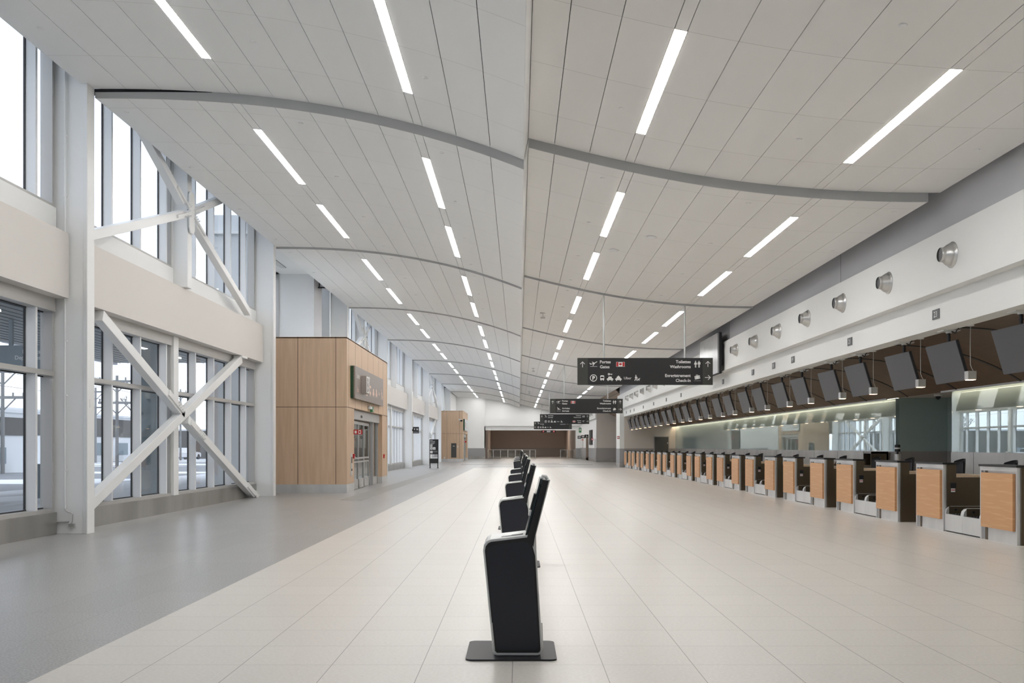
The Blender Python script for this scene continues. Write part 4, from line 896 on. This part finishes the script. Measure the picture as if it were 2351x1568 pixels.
# right far side: white side wall, beige cross wall, walnut curve
struct(box('wall_right', 7.2, 7.5, 89, END, 1.3, 3.9, 'white'))
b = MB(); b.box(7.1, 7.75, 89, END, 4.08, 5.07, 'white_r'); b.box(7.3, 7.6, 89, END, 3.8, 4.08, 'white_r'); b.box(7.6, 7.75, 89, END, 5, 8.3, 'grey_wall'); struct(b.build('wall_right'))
struct(box('wall_right', 7.19, 7.5, 89, END, .28, 1.30, 'wains')); struct(box('baseboard_right', 7.18, 7.5, 89, END, 0, .28, 'stain_d'))
b = MB(); b.box(7.2, 13.2, 88.96, 89.2, 1.31, 8.3, 'beige'); struct(b.build('wall_cross')); struct(box('wall_cross', 7.19, 13.2, 88.95, 89.2, .28, 1.31, 'wains_w')); struct(box('baseboard_cross', 7.18, 13.2, 88.94, 89.2, 0, .28, 'stain_d'))
struct(box('wall_right', 13.0, 13.2, 69, 89, 0, 8.3, 'beige')); struct(box('wall_cross', 7.75, 13.2, 69.0, 69.2, 0, 8.3, 'beige'))
cw = np.polyfit([6.9, 7.4, 8.2, 9.36, 11, 13], [5.62, 5.1, 4.58, 4.06, 3.75, 3.6], 4)
cz = lambda x: float(np.polyval(cw, x)); xs2 = [6.92+(13-6.92)*i/24 for i in range(25)]
o = curved(69.25, 89, 'walnut2', xs2, cz, .05, '') if 'walnut2' in M else None
M['walnut2'] = mat('oak_slat_ceiling', (.30, .22, .15), .5)
o = curved(69.25, 89, 'walnut2', xs2, cz, .05, '')
for j in range(0, 24, 1):
    x = xs2[j]; o.box(x-.02, x+.02, 69.25, 89, cz(x)-.015, cz(x)+.01, 'black')
struct(o.build('ceiling_walnut'))
for i, (y, nm) in enumerate(((111.0, 'left'), (104.6, 'middle'), (99.2, 'right'))):
    t = thing('washroom_sign', 'small black washroom blade sign at the far right wall, %s of three' % nm, 'sign', (7.2, y, 2.34)); t['group'] = 'black washroom blade signs'
    box('sign_panel', -.40, 0, -.015, .015, 0, .34, 'sign', t); put_icon(frame((-.2, -.016, .17), (1, 0, 0), (0, 0, 1)), 'wc' if i != 2 else 'wheel', 0, 0, .13, t)
for i, y in enumerate((93.6, 95.3)):
    t = thing('flight_display', 'tall black wall display on the far right wall, %s of the pair' % ('nearer' if i == 0 else 'farther'), 'display', (7.2, y, 1.62), 'black wall displays'); box('housing', -.12, 0, 0, 1.5, 0, 1.45, 'screen_e', t); box('screen', -.125, -.12, .03, 1.47, .03, 1.42, 'black', t)
q = bpy.data.objects.new('door_4', None); COL.objects.link(q); struct(q); q.location = (7.19, 99.4, 0); box('door_leaf', -.01, .0, 0, 3.4, 0, 2.4, 'walnut', q); box('door_frame', -.03, .0, -.2, 0, 0, 2.45, 'bronze', q)  # dark open recess painted as a flat brown sheet, no real leaf
for i, (y, h_) in enumerate(((90.0, 2.15), (107.0, 2.05))): tag(box('corner_guard', 7.10, 7.18, y, y+.08, 0, h_, 'alu'), 'slim grey upright post before the far right wall, %s' % ('nearer' if i == 0 else 'farther'), 'post', 'grey upright posts')
t = thing('exit_sign', 'green exit box sign high on the far right wall', 'exit sign', (7.2, 110.5, 3.05)); box('housing', -.28, 0, 0, .12, 0, .55, 'green', t); box('pictogram', -.2, -.08, -.004, 0, .2, .45, 'letter', t)
for i, (x, y, z, nm) in enumerate(((7.0, 66.79, 1.98, 'on the white pier at the end of the desks'), (7.19, 92.6, 2.05, 'below the far wall displays'), (7.19, 106.5, 2.1, 'near the far washrooms'))):
    t = thing('fire_sign', 'small red fire sign '+nm, 'sign', (x, y, z)); box('sign_blade', -.16 if i == 0 else -.2, .0, -.02, 0, 0, .19, 'red', t); q = MB(); q.box(-.14, -.08, -.024, -.02, .04, .15, 'letter'); q.box(-.06, -.02, -.024, -.02, .04, .15, 'letter'); q.build('pictogram', t)
# ---------------------------------------------------------------- outside
tag(box('snowy_ground', -400, -9.3, -120, 500, -.25, -.12, 'asphalt'), 'snow-streaked asphalt outside the window wall', 'ground'); bpy.data.objects['snowy_ground']['kind'] = 'structure'
tag(box('pavement', -17, -7.96, -30, 125, -.12, -.03, 'snow'), 'trodden snowy pavement along the window wall', 'pavement'); bpy.data.objects['pavement']['kind'] = 'structure'
t = thing('entrance_canopy', 'slatted grey canopy over the pavement outside the windows', 'canopy', (-8.0, 0, 0))
q = MB(); q.box(-11.2, -1.45, -25, 46, 5.45, 5.75, 'canopy')
for i in range(24): q.box(-11.1+i*.4, -11.06+i*.4, -25, 46, 5.435, 5.45, 'gasket')
q.build('soffit', t); q = MB(); q.box(-11.4, -11.2, -25, 46, 5.35, 5.9, 'ext_white'); q.build('fascia', t)
for y in (8, 17.5, 24.5, 33): q = MB(); q.box(-4.0, -3.85, y, y+3, 5.42, 5.44, 'ext_led'); q.build('strip_light', t)
for i, (x, y) in enumerate(((-10.4, 26.8), (-10.4, 14.2))):
    q = MB(); q.tube([(x, y, -.1), (x, y, 5.45)], .30, 'ext_teal', 18); tag(q.build('canopy_column'), 'round teal grey canopy column outside, %s' % ('seen through the braced window' if i == 0 else 'seen through the nearest window'), 'column', 'canopy columns outside')
t = thing('outdoor_sign', 'grey-teal departures sign hanging under the canopy outside', 'sign', (-18.9, 30, 3.8)); box('sign_panel', 0, 4.3, -.06, .06, 0, .8, 'ext_teal', t); box('hanger_post', 3.0, 3.12, -.04, .04, .8, 1.62, 'ext_teal', t)
fr = frame((0, -.061, 0), (1, 0, 0), (0, 0, 1)); put_text(fr, 'Départs', 4.0, .55, .12, t, 'letter', 'r'); put_text(fr, 'Departures', 4.0, .36, .12, t, 'letter', 'r'); put_text(fr, 'Uber', 3.6, .08, .10, t, 'letter', 'r')
def building(x0, x1, y0, y1, h_, m, lab, name='building', band=None, text=None):
    t = thing(name, lab, 'building', (x1, y0, -.12)); L = y1-y0; W = x0-x1
    q = MB(); q.box(W, 0, 0, L, 0, h_, m); q.build('wall', t)
    q = MB(); q.box(W-.1, .1, -.1, L+.1, h_, h_+.2, 'ext_white'); q.build('roof', t)
    if band: q = MB(); q.box(W*.9, W*.05, -.06, 0, h_*band[0], h_*band[1], 'ext_dark'); q.box(0, .06, L*.05, L*.95, h_*band[0], h_*band[1], 'ext_dark'); q.build('dark_band', t)
    for i in range(4): q = MB(); q.box(.0, .05, L*(.1+.22*i), L*(.1+.22*i)+L*.08, h_*.15, h_*.42, 'ext_teal'); q.build('window', t)
    q = MB(); q.box(W*.5, W*.4, -.05, 0, 0, h_*.4, 'ext_teal'); q.build('door', t)
    if text: put_text(frame((.08, 0, 0), (0, 1, 0), (0, 0, 1)), text, L*.5, h_*.78, h_*.12, t, 'letter', 'c')
    return t
building(-46, -30.5, 42, 60, 3.6, 'ext_white', 'long white industrial shed with a dark lettered band outside the nearest window', band=(.62, .92), text='MOLSON')
building(-58, -42, 78, 108, 4.6, 'ext_white', 'white and dark clad workshop across the road', band=(.55, .95))
building(-56, -33, 125, 150, 3.6, 'ext_dark', 'low dark building farther down the road')
building(-90, -60, 60, 110, 5.2, 'ext_white', 'pale warehouse behind the workshop')
def pole(x, y, h_, lab):
    t = thing('utility_pole', lab, 'utility pole', (x, y, -.12), 'utility poles across the road'); q = MB(); q.tube([(0, 0, 0), (0, 0, h_)], [.12, .09], 'pole', 10); q.build('mast', t)
    for z in (h_-.4, h_-1.9):
        q = MB(); q.box(-1.3, 1.3, -.07, .07, z-.08, z+.08, 'pole'); q.bar((-.8, 0, z), (0, 0, z-.8), .06, .06, 'pole', (0, 1, 0)); q.bar((.8, 0, z), (0, 0, z-.8), .06, .06, 'pole', (0, 1, 0))
        for xx in (-1.2, -.6, .6, 1.2): q.tube([(xx, 0, z+.08), (xx, 0, z+.28)], .05, 'pole', 6)
        q.build('cross_arm', t)
    return t
pole(-28.0, 67, 10.5*.62, 'utility pole seen through the braced window'); pole(-29.8, 55.5, 6.3, 'utility pole seen at the left photo edge'); pole(-40.5, 92, 7.2, 'utility pole behind the white shed'); pole(-38, 108, 8.0, 'utility pole far down the road')
q = MB()
for z in (6.0, 5.4, 4.6): q.tube([(-31.8, 40, z+.3), (-29.8, 55.5, z+.35), (-28, 67, z), (-38, 108, z+1), (-40, 160, z+1)], .012, 'black', 4)
tag(q.build('power_lines'), 'thin power lines strung between the poles outside', 'power lines')
def car(x, y, m, lab, rz=0):
    t = thing('car', lab, 'car', (x, y, -.12), 'parked cars outside'); t.rotation_euler = (0, 0, rz)
    q = MB(); q.prism([(-2.1, .3), (2.1, .3), (2.15, .7), (1.9, .85), (1.1, .9), (.6, 1.35), (-.9, 1.4), (-1.6, .95), (-2.1, .85)], -.85, .85, m, 'y'); q.build('body', t, bevel=.05)
    q = MB(); q.prism([(1.0, .9), (.55, 1.3), (-.85, 1.34), (-1.4, .93)], -.86, .86, 'screen_e', 'y'); q.build('side_windows', t)
    for xx in (-1.3, 1.3):
        for yy in (-.8, .8): q = MB(); q.tube([(xx, yy-.1, .32), (xx, yy+.1, .32)], .32, 'black', 14); q.build('wheel', t)
car(-46, 118, 'car_r', 'red car parked outside beyond the snow', 1.2); car(-48, 112, 'car_w', 'white car parked outside by the workshop', 1.4); car(-40, 116, 'car_w', 'pale car on the road outside', 1.5); car(-44, 130, 'screen', 'dark car far down the road outside', 1.4)
def tree(x, y, h_, lab):
    random.seed(int(x*7+y)); q = MB()
    def br(p, d, l, r, n):
        e = p+d*l; q.tube([p, e], [r, r*.6], 'bark', 5, False)
        if n:
            for i in range(3):
                dd = (d+Vector((random.uniform(-.7, .7), random.uniform(-.7, .7), random.uniform(0, .5)))).normalized(); br(e, dd, l*.68, r*.6, n-1)
    br(Vector((0, 0, 0)), Vector((0, 0, 1)), h_*.33, h_*.025, 5); o = q.build('bare_tree'); o.location = (x, y, -.12); tag(o, lab, 'tree', 'bare winter trees')
tree(-44, 112, 8.5, 'bare tree rising behind the workshop roof outside'); tree(-34, 120, 6, 'bare tree beside the low dark building outside'); tree(-31, 118, 5.5, 'smaller bare tree right of the road outside')
for i, (x, y) in enumerate(((-13.8, 27.5), (-14.8, 20.0))): tag(MB().tube([(x, y, -.12), (x, y, .95)], .11, 'ext_teal', 12).build('bollard'), 'short grey bollard on the snowy pavement, %s' % ('farther' if i == 0 else 'nearer'), 'bollard', 'pavement bollards')
